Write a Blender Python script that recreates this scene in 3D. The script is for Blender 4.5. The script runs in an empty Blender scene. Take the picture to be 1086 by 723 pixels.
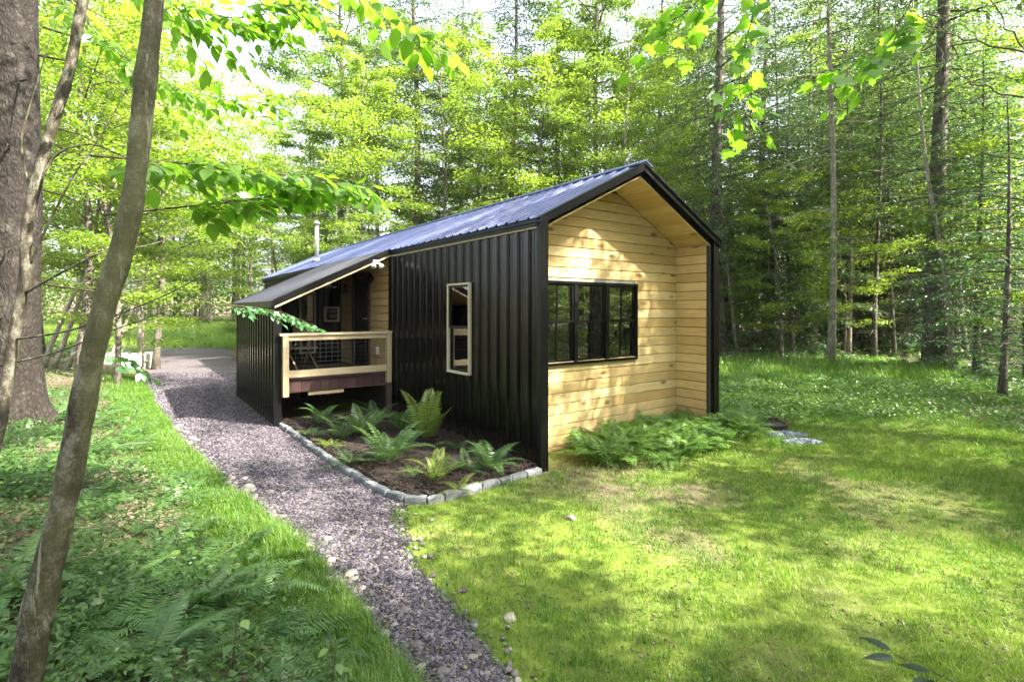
import bpy, math, random
import numpy as np
from mathutils import Vector
rng = np.random.default_rng(7); random.seed(7)
PI = math.pi
scene = bpy.context.scene
COL = scene.collection
CAMZ, F = 1.94, 557.0
def at(px, py, d):                    # a point of the place from its place in the picture and its distance
    return np.array([(px-543)/F*d, d, CAMZ+(328-py)/F*d])
def nz(v): v = np.asarray(v, float); return v/(np.linalg.norm(v)+1e-12)

# ------------------------------------------------------------------ noise
class VN:
    def __init__(s, seed, n=64): s.g = np.random.default_rng(seed).random((n, n)); s.n = n
    def __call__(s, x, y, sc=1.0):
        x = np.asarray(x, float)/sc; y = np.asarray(y, float)/sc
        xi = np.floor(x).astype(int); yi = np.floor(y).astype(int); fx = x-xi; fy = y-yi
        fx = fx*fx*(3-2*fx); fy = fy*fy*(3-2*fy); n = s.n
        a = s.g[xi % n, yi % n]; b = s.g[(xi+1) % n, yi % n]; c = s.g[xi % n, (yi+1) % n]; d = s.g[(xi+1) % n, (yi+1) % n]
        return (a*(1-fx)+b*fx)*(1-fy)+(c*(1-fx)+d*fx)*fy
n1, n2, n3 = VN(1), VN(2), VN(3)
def sstep(t): t = np.clip(t, 0, 1); return t*t*(3-2*t)

# ------------------------------------------------------------------ the lie of the land
LY = [-30, 0, 1.5, 2.74, 3.25, 3.97, 4.98, 7.1, 9.65, 13.2, 21.6, 27, 60]
LX = [14, .95, .15, -.60, -.95, -1.52, -2.44, -4.4, -6.5, -9.3, -14.9, -22, -60]
RY = [-30, 0, 1.5, 2.74, 3.07, 3.46, 3.97, 4.9, 5.3]
RX = [15, 1.45, .6, -.06, -.24, -.45, -.80, -1.13, -1.15]
def XL(y): return np.interp(y, LY, LX)
def XR(y): return np.interp(y, RY, RX)
def height(x, y):
    x = np.asarray(x, float); y = np.asarray(y, float)
    d = XL(y)-x-.12
    bank = (.34*sstep(d/1.5)+.5*sstep((d-1.3)/5))*(1-sstep((y-14)/10))
    bump = .10*(n1(x, y, 1.3)-.5)+.05*(n2(x, y, .45)-.5)
    z = bank+bump*sstep(d/1.0)
    dr = x-np.where(y < 5.3, XR(y), 100)
    z = z+(.04*(n2(x, y, 1.1)-.5)+.02*(n1(x, y, .4)-.5))*sstep((dr-.2)/1.0)
    far = np.hypot(x, y)
    return z+.03*np.clip(far-32, 0, 400)+.5*(n3(x, y, 14)-.5)*sstep((far-26)/20)

# ------------------------------------------------------------------ object helpers
def link(o, parent=None):
    COL.objects.link(o)
    if parent is not None: o.parent = parent
    return o
def tag(o, label=None, cat=None, group=None, kind=None):
    if label: o['label'] = label
    if cat: o['category'] = cat
    if group: o['group'] = group
    if kind: o['kind'] = kind
    return o
def empty(name, loc=(0, 0, 0), rz=0, parent=None):
    o = bpy.data.objects.new(name, None); o.location = loc; o.rotation_euler = (0, 0, rz); o.empty_display_size = .2
    return link(o, parent)
class MB:
    """collects geometry; build() links it as one mesh object. Blocks are numpy (verts, faces of one size, tint per face)."""
    def __init__(s): s.b = []; s.nv = 0
    def add(s, v, faces, tint=.5, smooth=False):
        v = np.asarray(v, float).reshape(-1, 3)
        by = {}
        for f in faces: by.setdefault(len(f), []).append(f)
        for fs in by.values():
            f = np.array(fs, int); s.b.append((None, f+s.nv, np.full(len(f), tint), smooth))
        s.b.append((v, None, None, None)); s.nv += len(v)
        return s
    def inst(s, tv, tf, M, P, tint, smooth=False):       # template tv (k,3), tf (m,c); M (N,3,3) columns = axes; P (N,3)
        tv = np.asarray(tv, float); N = len(P); k = len(tv)
        if N == 0: return s
        V = np.einsum('nij,kj->nki', M, tv)+P[:, None, :]
        off = s.nv+np.arange(N)*k
        by = {}
        for f in tf: by.setdefault(len(f), []).append(f)
        for fs in by.values():
            f = np.array(fs, int)
            s.b.append((None, (f[None]+off[:, None, None]).reshape(-1, f.shape[1]), np.repeat(tint, len(f)), smooth))
        s.b.append((V.reshape(-1, 3), None, None, None)); s.nv += N*k
        return s
    def box(s, a0, a1, b0, b1, c0, c1, tint=.5):
        v = [(x, y, z) for x in (a0, a1) for y in (b0, b1) for z in (c0, c1)]
        return s.add(v, [(0, 1, 3, 2), (4, 6, 7, 5), (0, 4, 5, 1), (2, 3, 7, 6), (0, 2, 6, 4), (1, 5, 7, 3)], tint)
    def tube(s, pts, radii, n=6, tint=.5, cap=True):
        pts = np.asarray(pts, float); m = len(pts)
        t = np.gradient(pts, axis=0); t /= np.linalg.norm(t, axis=1)[:, None]+1e-9
        ref = np.where(np.abs(t[:, 2:3]) > .9, [[1., 0, 0]], [[0, 0, 1.]])
        a = np.cross(t, ref); a /= np.linalg.norm(a, axis=1)[:, None]+1e-9
        if m > 1:
            for i in range(1, m):
                if a[i]@a[i-1] < 0: a[i] = -a[i]
                p = a[i-1]-t[i]*(a[i-1]@t[i]); a[i] = p/(np.linalg.norm(p)+1e-9)
        b = np.cross(t, a); ang = np.arange(n)*2*PI/n
        r = np.broadcast_to(np.asarray(radii, float), (m,)) if np.ndim(radii) < 2 else radii
        rr = r[:, None] if np.ndim(r) == 1 else r
        V = pts[:, None]+rr[..., None]*(np.cos(ang)[None, :, None]*a[:, None]+np.sin(ang)[None, :, None]*b[:, None])
        fc = [(i*n+j, i*n+(j+1) % n, (i+1)*n+(j+1) % n, (i+1)*n+j) for i in range(m-1) for j in range(n)]
        if cap: fc += [tuple(range(n-1, -1, -1)), tuple((m-1)*n+j for j in range(n))]
        return s.add(V.reshape(-1, 3), fc, tint, True)
    def mesh(s, name):
        V = np.concatenate([b[0] for b in s.b if b[0] is not None]); F_ = [b for b in s.b if b[1] is not None]
        me = bpy.data.meshes.new(name)
        loops = np.concatenate([b[1].ravel() for b in F_]); tot = np.concatenate([np.full(len(b[1]), b[1].shape[1]) for b in F_])
        tint = np.concatenate([b[2] for b in F_]); sm = np.concatenate([np.full(len(b[1]), bool(b[3])) for b in F_])
        me.vertices.add(len(V)); me.vertices.foreach_set('co', V.astype(np.float32).ravel())
        me.loops.add(len(loops)); me.loops.foreach_set('vertex_index', loops.astype(np.int32))
        me.polygons.add(len(tot)); st = np.concatenate([[0], np.cumsum(tot)[:-1]])
        me.polygons.foreach_set('loop_start', st.astype(np.int32))
        me.polygons.foreach_set('use_smooth', sm)
        at_ = me.attributes.new('tint', 'FLOAT', 'FACE'); at_.data.foreach_set('value', tint.astype(np.float32))
        me.update(calc_edges=True)
        return me
    def build(s, name, mat, parent=None, loc=None):
        me = s.mesh(name); me.materials.append(mat)
        o = bpy.data.objects.new(name, me)
        if loc is not None: o.location = loc
        return link(o, parent)

# ------------------------------------------------------------------ materials
def newmat(name):
    m = bpy.data.materials.new(name); m.use_nodes = True; t = m.node_tree
    for n in list(t.nodes): t.nodes.remove(n)
    out = t.nodes.new('ShaderNodeOutputMaterial')
    def N(typ, inp=None, **kw):
        n = t.nodes.new('ShaderNode'+typ)
        for k, v in kw.items(): setattr(n, k, v)
        for k, v in (inp or {}).items():
            s = n.inputs[k]
            if isinstance(v, bpy.types.NodeSocket): t.links.new(v, s)
            else:
                try: s.default_value = v
                except Exception: s.default_value = (*v, 1)
        return n
    return m, t, N, out
def c4(c): return (*c, 1)
def ramp(N, fac, stops):
    r = N('ValToRGB', {'Fac': fac}); e = r.color_ramp.elements
    while len(e) < len(stops): e.new(.5)
    for x, (p, c) in zip(e, stops): x.position = p; x.color = c4(c)
    return r.outputs[0]
def mix(N, f, a, b, mode='MIX'):
    n = N('MixRGB', {'Fac': f, 'Color1': a if isinstance(a, bpy.types.NodeSocket) else c4(a), 'Color2': b if isinstance(b, bpy.types.NodeSocket) else c4(b)}, blend_type=mode)
    return n.outputs[0]
def noise(N, sc, det=4, rough=.55, vec=None, out=0):
    i = {'Scale': sc, 'Detail': det, 'Roughness': rough}
    if vec is not None: i['Vector'] = vec
    return N('TexNoise', i).outputs[out]
def objco(N, scale=(1, 1, 1), rot=(0, 0, 0)):
    c = N('TexCoord'); m = N('Mapping', {'Vector': c.outputs['Object'], 'Scale': scale, 'Rotation': rot}); return m.outputs[0]
def bump(N, h, strength=.5, dist=.02):
    return N('Bump', {'Height': h, 'Strength': strength, 'Distance': dist}).outputs[0]
def pbr(N, t, out, col, rough=.7, nrm=None, metal=0, spec=.5):
    i = {'Base Color': col if isinstance(col, bpy.types.NodeSocket) else c4(col), 'Roughness': rough, 'Metallic': metal, 'Specular IOR Level': spec}
    if nrm is not None: i['Normal'] = nrm
    p = N('BsdfPrincipled', i); t.links.new(p.outputs[0], out.inputs[0]); return p
def leaf_mat(name, lo, hi, tl, th, trans=.45, gloss=.07, rough=.45):
    m, t, N, out = newmat(name)
    ti = N('Attribute', attribute_name='tint').outputs['Fac']
    oi = N('ObjectInfo').outputs['Random']
    f = N('Math', {0: ti, 1: N('Math', {0: oi, 1: .3}, operation='MULTIPLY').outputs[0]}, operation='ADD')
    f = N('Math', {0: f.outputs[0], 1: .15}, operation='SUBTRACT', use_clamp=True).outputs[0]
    d = N('BsdfDiffuse', {'Color': mix(N, f, lo, hi)}); tr = N('BsdfTranslucent', {'Color': mix(N, f, tl, th)})
    g = N('BsdfGlossy', {'Color': (1, 1, 1, 1), 'Roughness': rough})
    a = N('MixShader', {0: trans, 1: d.outputs[0], 2: tr.outputs[0]})
    b = N('MixShader', {0: gloss, 1: a.outputs[0], 2: g.outputs[0]})
    t.links.new(b.outputs[0], out.inputs[0]); return m
MAT = {}
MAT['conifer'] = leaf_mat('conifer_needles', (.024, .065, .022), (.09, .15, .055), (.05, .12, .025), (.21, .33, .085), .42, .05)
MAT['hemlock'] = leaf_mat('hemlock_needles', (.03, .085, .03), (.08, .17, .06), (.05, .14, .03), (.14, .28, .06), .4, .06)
MAT['decid'] = leaf_mat('broad_leaves', (.05, .12, .014), (.12, .20, .025), (.16, .32, .02), (.36, .52, .04), .5, .06)
MAT['decid_y'] = leaf_mat('yellow_green_maple_leaves', (.08, .15, .015), (.18, .25, .03), (.24, .42, .02), (.46, .62, .05), .52, .06)  # yellower leaf green for maples, saplings and stem clumps
MAT['near'] = leaf_mat('near_leaves', (.06, .14, .02), (.12, .22, .03), (.20, .42, .02), (.34, .62, .05), .55, .03, .45)
MAT['maple'] = leaf_mat('maple_leaves', (.06, .15, .02), (.10, .21, .03), (.26, .55, .03), (.38, .70, .05), .6, .025, .45)
MAT['darkleaf'] = leaf_mat('dark_broad_leaves', (.035, .11, .04), (.06, .16, .06), (.05, .17, .04), (.10, .28, .05), .35, .06, .4)  # dark bluish green, the leaves' own colour
MAT['bank'] = leaf_mat('bank_plant_leaves', (.03, .085, .016), (.095, .175, .035), (.045, .14, .018), (.15, .3, .04), .38, .04)
MAT['dimleaf'] = leaf_mat('dim_evergreen_leaves', (.012, .035, .012), (.025, .06, .02), (.02, .06, .02), (.04, .1, .03), .3, .05, .4)
MAT['grass'] = leaf_mat('grass_blades', (.055, .155, .014), (.28, .36, .05), (.08, .28, .012), (.26, .48, .03), .4, .04)
MAT['cover'] = leaf_mat('ground_cover_leaves', (.06, .14, .025), (.16, .26, .045), (.08, .22, .02), (.22, .4, .05), .38, .06)
MAT['fern'] = leaf_mat('fern_fronds', (.04, .115, .03), (.11, .22, .055), (.07, .18, .035), (.18, .36, .055), .38, .05)
MAT['fern_patch'] = leaf_mat('patch_fern_fronds', (.07, .17, .03), (.17, .29, .06), (.10, .25, .03), (.26, .44, .06), .38, .04)
MAT['fern_y'] = leaf_mat('yellow_fern_fronds', (.14, .22, .02), (.24, .30, .04), (.18, .30, .02), (.3, .4, .04), .4, .05)

def bark_mat(name, a, b, patch, sx=9, sz=2.2, bs=.6, patchf=.5):
    m, t, N, out = newmat(name)
    v = objco(N, (sx, sx, sz))
    n = noise(N, 3, 8, .65, v); w = N('TexVoronoi', {'Vector': objco(N, (sx*1.6, sx*1.6, sz*1.6)), 'Scale': 2.0}, feature='DISTANCE_TO_EDGE').outputs[0]
    c = ramp(N, n, [(.3, a), (.7, b)])
    p = ramp(N, noise(N, 5.5, 5, .6, objco(N, (1, 1, .8))), [(patchf, (0, 0, 0)), (patchf+.12, (1, 1, 1))])
    c = mix(N, p, c, patch)
    c = mix(N, .55, c, ramp(N, w, [(0, (.35, .3, .28)), (.25, (1, 1, 1))]), 'MULTIPLY')
    h = N('Math', {0: n, 1: w}, operation='ADD').outputs[0]
    pbr(N, t, out, c, .85, bump(N, h, bs, .03), spec=.3); return m
MAT['bark'] = bark_mat('forest_bark', (.075, .065, .055), (.17, .15, .125), (.24, .22, .19))
MAT['bark_spruce'] = bark_mat('scaly_spruce_bark', (.013, .011, .010), (.038, .031, .027), (.07, .064, .058), 7, 3.2, 1.0, .56)
MAT['bark_pale'] = bark_mat('pale_bark', (.22, .19, .15), (.42, .38, .32), (.5, .47, .4), 10, 2, .3, .5)
def noise_mask(N): return ramp(N, noise(N, 9, 4, .6), [(.4, (.15, .15, .15)), (.6, (1, 1, 1))])
def lenticel_bark(name, base, dark, pale):
    m, t, N, out = newmat(name)
    n = noise(N, 11, 9, .72, objco(N, (1, 1, .6)))
    c = ramp(N, n, [(.38, dark), (.5, base), (.64, pale)])
    l = noise(N, 1, 6, .75, objco(N, (16, 16, 58)))
    lm = ramp(N, l, [(.54, (1, 1, 1)), (.66, (.42, .38, .34))])
    c = mix(N, mix(N, 1., noise_mask(N), (.9, .9, .9), 'MULTIPLY'), c, lm, 'MULTIPLY')
    w = N('TexVoronoi', {'Vector': objco(N, (60, 60, 34)), 'Scale': 1.0}, feature='DISTANCE_TO_EDGE').outputs[0]
    c = mix(N, .6, c, ramp(N, w, [(0, (.3, .27, .24)), (.16, (1, 1, 1))]), 'MULTIPLY')
    lich = ramp(N, noise(N, 16, 8, .7), [(.60, (0, 0, 0)), (.64, (.8, .8, .8))]); c = mix(N, lich, c, (.30, .31, .25))
    moss = ramp(N, noise(N, 3.2, 4, .6), [(.5, (0, 0, 0)), (.7, (.6, .6, .6))])
    c = mix(N, moss, c, (.12, .13, .05))
    h = N('Math', {0: l, 1: n}, operation='ADD').outputs[0]
    pbr(N, t, out, c, .8, bump(N, h, .8, .008), spec=.25); return m
MAT['bark_near'] = lenticel_bark('smooth_grey_bark', (.085, .074, .055), (.035, .03, .024), (.26, .245, .21))
m, t, N, out = newmat('dead_twig'); pbr(N, t, out, ramp(N, noise(N, 20), [(.3, (.09, .075, .06)), (.7, (.22, .19, .16))]), .9); MAT['twig'] = m
m, t, N, out = newmat('green_twig'); pbr(N, t, out, (.08, .065, .035), .8); MAT['gtwig'] = m

# ground: one sheet; soil, litter and turf chosen by noise and by distance from the path
def ground_mat():
    m, t, N, out = newmat('forest_floor_and_turf')
    cov = N('Attribute', attribute_name='turf').outputs['Fac']
    fine = noise(N, 38, 6, .7); mid = noise(N, 5, 5, .6); big = noise(N, .7, 3)
    soil = ramp(N, fine, [(.3, (.045, .032, .024)), (.5, (.12, .09, .07)), (.62, (.20, .15, .115)), (.75, (.30, .25, .2))])
    turf = ramp(N, noise(N, 75, 7, .8), [(.3, (.05, .055, .02)), (.45, (.09, .12, .025)), (.58, (.14, .19, .03)), (.72, (.27, .25, .10))])
    k = N('Math', {0: cov, 1: N('Math', {0: mid, 1: .5}, operation='SUBTRACT').outputs[0]}, operation='ADD').outputs[0]
    k = ramp(N, k, [(.5, (0, 0, 0)), (.78, (1, 1, 1))])
    c = mix(N, k, soil, turf)
    c = mix(N, ramp(N, big, [(.45, (0, 0, 0)), (.6, (.35, .35, .35))]), c, (.19, .18, .06))
    h = N('Math', {0: fine, 1: mid}, operation='ADD').outputs[0]
    pbr(N, t, out, c, .95, bump(N, h, .7, .03), spec=.15); return m
MAT['ground'] = ground_mat()
def gravel_mat():
    m, t, N, out = newmat('crushed_stone')
    v1 = N('TexVoronoi', {'Scale': 38, 'Vector': objco(N)}); v2 = N('TexVoronoi', {'Scale': 62, 'Vector': objco(N)})
    r1 = N('SeparateColor', {0: v1.outputs['Color']}).outputs[0]; r2 = N('SeparateColor', {0: v2.outputs['Color']}).outputs[1]
    a = ramp(N, r1, [(0, (.036, .032, .046)), (.45, (.077, .067, .095)), (.8, (.135, .117, .155)), (1, (.36, .32, .34))])
    b = ramp(N, r2, [(0, (.045, .038, .05)), (.6, (.11, .094, .125)), (1, (.32, .28, .29))])
    c = mix(N, noise(N, 9), a, b)
    c = mix(N, ramp(N, noise(N, .9, 5, .65), [(.5, (0, 0, 0)), (.7, (.3, .3, .3))]), c, (.11, .09, .075))
    d = N('Math', {0: v1.outputs['Distance'], 1: v2.outputs['Distance']}, operation='ADD').outputs[0]
    pbr(N, t, out, c, .85, bump(N, N('Math', {0: 1.0, 1: d}, operation='SUBTRACT').outputs[0], .8, .02), spec=.3); return m
MAT['gravel'] = gravel_mat()
def stone_mat(name, lo, hi, vary=True):
    m, t, N, out = newmat(name)
    ti = N('Attribute', attribute_name='tint').outputs['Fac']
    c = mix(N, ti, lo, hi); n = noise(N, 22, 5, .65, objco(N))
    c = mix(N, .7, c, ramp(N, n, [(.3, (.55, .55, .55)), (.7, (1.15, 1.15, 1.15))]), 'MULTIPLY')
    pbr(N, t, out, c, .85, bump(N, n, .5, .01), spec=.3); return m
MAT['pebble'] = stone_mat('loose_gravel_stones', (.035, .03, .044), (.18, .16, .195))
MAT['rock'] = stone_mat('pale_field_stone', (.17, .155, .135), (.32, .29, .25))
MAT['rubble'] = stone_mat('mixed_rubble', (.08, .07, .08), (.28, .26, .25))
MAT['granite'] = stone_mat('grey_granite_block', (.11, .12, .135), (.24, .25, .275))
MAT['mulch'] = stone_mat('dark_bark_mulch', (.016, .012, .010), (.07, .05, .042))
MAT['litter'] = stone_mat('dry_leaf_litter', (.07, .055, .035), (.22, .18, .11))

def metal_mat(name, col, rough, spec=.6, splash=False):
    m, t, N, out = newmat(name)
    n = noise(N, 3, 4, .6, objco(N, (1, 1, .35)))
    r = N('MapRange', {0: n, 1: .3, 2: .7, 3: rough*.8, 4: rough*1.25}).outputs[0]
    n2_ = noise(N, 60, 2, .5)
    c = mix(N, ramp(N, noise(N, 7, 6, .7), [(.55, (0, 0, 0)), (.85, (.35, .35, .35))]), col, tuple(x*1.6+.004 for x in col))
    if splash:                              # dried mud thrown up from the soil
        z = N('SeparateXYZ', {0: N('TexCoord').outputs['Object']}).outputs[2]
        f = N('MapRange', {0: z, 1: -.05, 2: .55, 3: .62, 4: .0}).outputs[0]
        k = N('Math', {0: f, 1: noise(N, 26, 6, .75)}, operation='MULTIPLY').outputs[0]
        c = mix(N, ramp(N, k, [(.14, (0, 0, 0)), (.32, (.7, .7, .7))]), c, (.07, .055, .045))
    pbr(N, t, out, c, r, bump(N, noise(N, 1.1, 2), .10, .02), spec=spec); return m
MAT['steel'] = metal_mat('black_steel_siding', (.0035, .0032, .0028), .20, .27, True)
MAT['roof'] = metal_mat('sky_tinted_steel_roofing', (.055, .075, .18), .52, .3)  # black roofing; the blue sky reflection is put into its base colour
MAT['roof_dark'] = metal_mat('shaded_steel_roofing', (.022, .025, .04), .4, .35)  # porch copy of the roofing, its shade put into a darker colour
MAT['trim'] = metal_mat('black_trim', (.004, .004, .0045), .35, .24)
def wood_mat(name, lo, hi, knots=True, along=0, gcol=(.13, .06, .022)):
    m, t, N, out = newmat(name)
    ti = N('Attribute', attribute_name='tint').outputs['Fac']
    sc = [14, 14, 14]; sc[along] = 1.3
    tc = N('TexCoord').outputs['Object']
    off = N('CombineXYZ', {'X': N('Math', {0: ti, 1: 37.}, operation='MULTIPLY').outputs[0], 'Y': N('Math', {0: ti, 1: 37.}, operation='MULTIPLY').outputs[0]}).outputs[0]
    v = N('VectorMath', {0: tc, 1: off}, operation='ADD').outputs[0]
    g = noise(N, 3.0, 6, .6, N('Mapping', {'Vector': v, 'Scale': sc}).outputs[0])
    c = mix(N, ti, lo, hi)
    c = mix(N, ramp(N, g, [(.42, (0, 0, 0)), (.72, (.55, .55, .55))]), c, tuple(a*.72 for a in lo))
    if knots:
        ks = [6, 6, 6.9]; ks[along] = 2.6; ks[1-along] = .01
        k = N('TexVoronoi', {'Vector': N('Mapping', {'Vector': v, 'Scale': ks}).outputs[0], 'Scale': 1.0})
        d = ramp(N, k.outputs['Distance'], [(.07, (1, 1, 1)), (.17, (.75, .75, .75)), (.28, (0, 0, 0))])
        sel = ramp(N, N('SeparateColor', {0: k.outputs['Color']}).outputs[0], [(.55, (0, 0, 0)), (.6, (.9, .9, .9))])
        c = mix(N, mix(N, 1.0, d, sel, 'MULTIPLY'), c, gcol)
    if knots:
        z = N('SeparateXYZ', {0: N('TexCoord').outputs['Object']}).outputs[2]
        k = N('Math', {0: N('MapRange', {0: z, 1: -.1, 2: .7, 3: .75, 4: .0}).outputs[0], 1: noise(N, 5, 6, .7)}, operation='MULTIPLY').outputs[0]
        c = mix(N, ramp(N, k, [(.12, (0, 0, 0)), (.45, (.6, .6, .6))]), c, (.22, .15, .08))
        st = ramp(N, noise(N, 1.6, 5, .7, objco(N, (1, 1, 2.5))), [(.52, (0, 0, 0)), (.72, (.35, .35, .35))])
        c = mix(N, st, c, (.42, .26, .11))
    pbr(N, t, out, c, .55, bump(N, g, .25, .004), spec=.4); return m
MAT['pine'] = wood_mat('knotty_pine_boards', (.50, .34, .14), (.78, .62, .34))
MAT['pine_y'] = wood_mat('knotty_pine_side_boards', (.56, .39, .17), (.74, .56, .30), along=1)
MAT['lumber'] = wood_mat('weathered_lumber', (.42, .33, .2), (.55, .45, .29), False, 0)
MAT['window_trim'] = wood_mat('cream_window_trim', (.50, .44, .30), (.58, .52, .38), False, 2)
MAT['deck'] = wood_mat('purple_brown_decking', (.065, .03, .032), (.10, .055, .055), False, 1)
def simple(name, col, rough=.6, metal=0, spec=.5):
    m, t, N, out = newmat(name)
    c = mix(N, noise(N, 12, 4), col, tuple(min(1, x*.75) for x in col)); pbr(N, t, out, c, rough, None, metal, spec); return m
MAT['white'] = simple('white_plastic', (.75, .75, .73), .4)
MAT['galv'] = simple('galvanised_steel', (.72, .74, .76), .3, .7)
MAT['wire'] = simple('dull_wire', (.25, .26, .27), .5, .5)
MAT['rust'] = simple('rusty_steel', (.09, .06, .05), .85, .2)
MAT['concrete'] = simple('pale_concrete', (.6, .58, .54), .9)
MAT['interior'] = simple('interior_wall', (.26, .27, .23), .8)
MAT['dark'] = simple('dark_underside', (.03, .025, .022), .9)
MAT['door'] = simple('black_door_paint', (.012, .012, .013), .3)
def glass_mat():
    m, t, N, out = newmat('window_glass')
    fr = N('Fresnel', {'IOR': 3.2}).outputs[0]
    g = N('BsdfGlossy', {'Roughness': .015, 'Color': (1, 1, 1, 1), 'Normal': bump(N, noise(N, 2.5, 2), .05, .02)})
    tr = N('BsdfTransparent', {'Color': (.25, .27, .25, 1)})
    t.links.new(N('MixShader', {0: fr, 1: tr.outputs[0], 2: g.outputs[0]}).outputs[0], out.inputs[0]); return m
MAT['glass'] = glass_mat()

# ------------------------------------------------------------------ ground sheet
def axis(lo, hi, fine_lo, fine_hi, step):
    a = list(np.arange(fine_lo, fine_hi, step)); x = fine_hi; s = step
    while x < hi: a.append(x); s *= 1.16; x += s
    a.append(hi); x = fine_lo; s = step
    while True:
        s *= 1.16; x -= s
        if x < lo: break
        a.insert(0, x)
    a.insert(0, lo); return np.array(a)
gx = axis(-260, 260, -9, 11, .12); gy = axis(-60, 320, -.5, 14, .12)
X, Y = np.meshgrid(gx, gy, indexing='ij'); Z = height(X, Y)
nx, ny = X.shape; idx = np.arange(nx*ny).reshape(nx, ny)
Fq = np.stack([idx[:-1, :-1], idx[1:, :-1], idx[1:, 1:], idx[:-1, 1:]], -1).reshape(-1, 4)
me = bpy.data.meshes.new('ground'); me.vertices.add(nx*ny); me.vertices.foreach_set('co', np.stack([X, Y, Z], -1).astype(np.float32).ravel())
me.loops.add(Fq.size); me.loops.foreach_set('vertex_index', Fq.astype(np.int32).ravel()); me.polygons.add(len(Fq))
me.polygons.foreach_set('loop_start', (np.arange(len(Fq))*4).astype(np.int32)); me.polygons.foreach_set('use_smooth', np.ones(len(Fq), bool))
def bedx(y): return np.interp(y, [5.2, 5.35, 5.78, 6.8, 8.86], [-.96, -1.23, -1.59, -2.42, -3.94])
A = np.array([.36, 6.28]); U = np.array([.805, .593]); T = np.array([-.593, .805])
def loc_ut(x, y): dx = x-A[0]; dy = y-A[1]; return dx*U[0]+dy*U[1], dx*T[0]+dy*T[1]
def turf_cov(x, y):
    x = np.asarray(x, float); y = np.asarray(y, float)
    right = (x > np.where(y < 5.15, XR(y), bedx(y)))
    u, tt = loc_ut(x, y)
    c = np.where(right, .78, .0)
    c = c-.26*np.exp(-((u-.6)**2/1.2+(tt+.35)**2/.25))                 # trodden soil in front of the gable
    c = c-.24*sstep((n2(x, y, .7)-.45)/.3)*sstep((7.5-y)/2)*sstep((n1(x+40, y, 1.9)-.25)/.4)
    d = XL(y)-x
    c = np.where(d > 0, .85*np.exp(-((d-.45)/.6)**2), c)
    c = np.where((y > 12.5) & (x > 2), .4, c)
    c = np.where((y > 25) & (x < -5) & (y < 60), .9, c)
    c = np.where((x > 8.2) & (y < 14), c*.4, c)
    return np.clip(c, 0, 1)
a_ = me.attributes.new('turf', 'FLOAT', 'POINT'); a_.data.foreach_set('value', turf_cov(X, Y).astype(np.float32).ravel())
me.update(calc_edges=True); me.materials.append(MAT['ground'])
tag(link(bpy.data.objects.new('ground', me)), kind='structure')

# gravel path: follows the land, its far end opens into a gravel yard
ys = np.concatenate([np.arange(-2, 15, .15), np.arange(15, 26.5, .6)])
xl = XL(ys)+.0; xr = np.where(ys < 5.3, XR(ys), np.interp(ys, [5.3, 5.35, 5.78, 6.8, 8.86, 12, 20, 26.5], [-1.1, -1.15, -1.52, -2.36, -3.9, -5.6, -10.6, -14.5]))
w = 26; pv = []
for y, a, b in zip(ys, xl, xr):
    j = .05*math.sin(y*7.3)+.04*math.sin(y*17.1)
    for k in range(w+1):
        f = k/w; x = a+(b-a)*f+(j if k in (0, w) else 0)
        pv.append((x, y, float(height(x, y))+.006+.02*math.sin(f*PI)+.006*math.sin(9*x+5*y)*math.sin(f*PI)))
pm = MB(); pm.add(pv, [(i*(w+1)+k, i*(w+1)+k+1, (i+1)*(w+1)+k+1, (i+1)*(w+1)+k) for i in range(len(ys)-1) for k in range(w)], .5, True)
tag(pm.build('gravel_path', MAT['gravel']), kind='structure')

# ------------------------------------------------------------------ rocks and pebbles
def ico(sub=1, seed=0, rough=.16, flat=.7):
    import bmesh
    b = bmesh.new(); bmesh.ops.create_icosphere(b, subdivisions=sub, radius=1.0)
    r = np.random.default_rng(seed); V = np.array([v.co[:] for v in b.verts])
    V *= (1+rough*(r.random(len(V))-.5)*2)[:, None]
    for _ in range(3):                                       # broken faces
        n = nz(r.normal(size=3)); d = V@n; V -= np.outer(np.clip(d-.72, 0, 1), n)
    V[:, 2] *= flat; Fc = [tuple(v.index for v in f.verts) for f in b.faces]; b.free(); return V, Fc
def rotm(n, tilt=.4):
    a = rng.random(n)*2*PI; tx = (rng.random(n)-.5)*2*tilt; ty = (rng.random(n)-.5)*2*tilt
    ca, sa = np.cos(a), np.sin(a); Z_ = np.zeros(n); O = np.ones(n)
    Rz = np.stack([ca, -sa, Z_, sa, ca, Z_, Z_, Z_, O], -1).reshape(-1, 3, 3)
    cx, sx = np.cos(tx), np.sin(tx); Rx = np.stack([O, Z_, Z_, Z_, cx, -sx, Z_, sx, cx], -1).reshape(-1, 3, 3)
    cy, sy = np.cos(ty), np.sin(ty); Ry = np.stack([cy, Z_, sy, Z_, O, Z_, -sy, Z_, cy], -1).reshape(-1, 3, 3)
    return Rz@Rx@Ry
def in_house(x, y, pad=.05):
    u, tt = loc_ut(x, y)
    return ((u > -pad) & (u < 3.64+pad) & (tt > .6-pad)) | ((u > -2.01-pad) & (u < 0) & (tt > 4.4-pad) & (tt < 8.1))
oct_v = np.array([(1, 0, 0), (0, 1, 0), (-1, 0, 0), (0, -1, 0), (0, 0, .7), (0, 0, -.7), (.6, .6, .3), (-.6, -.5, .3)])*1.0
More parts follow.
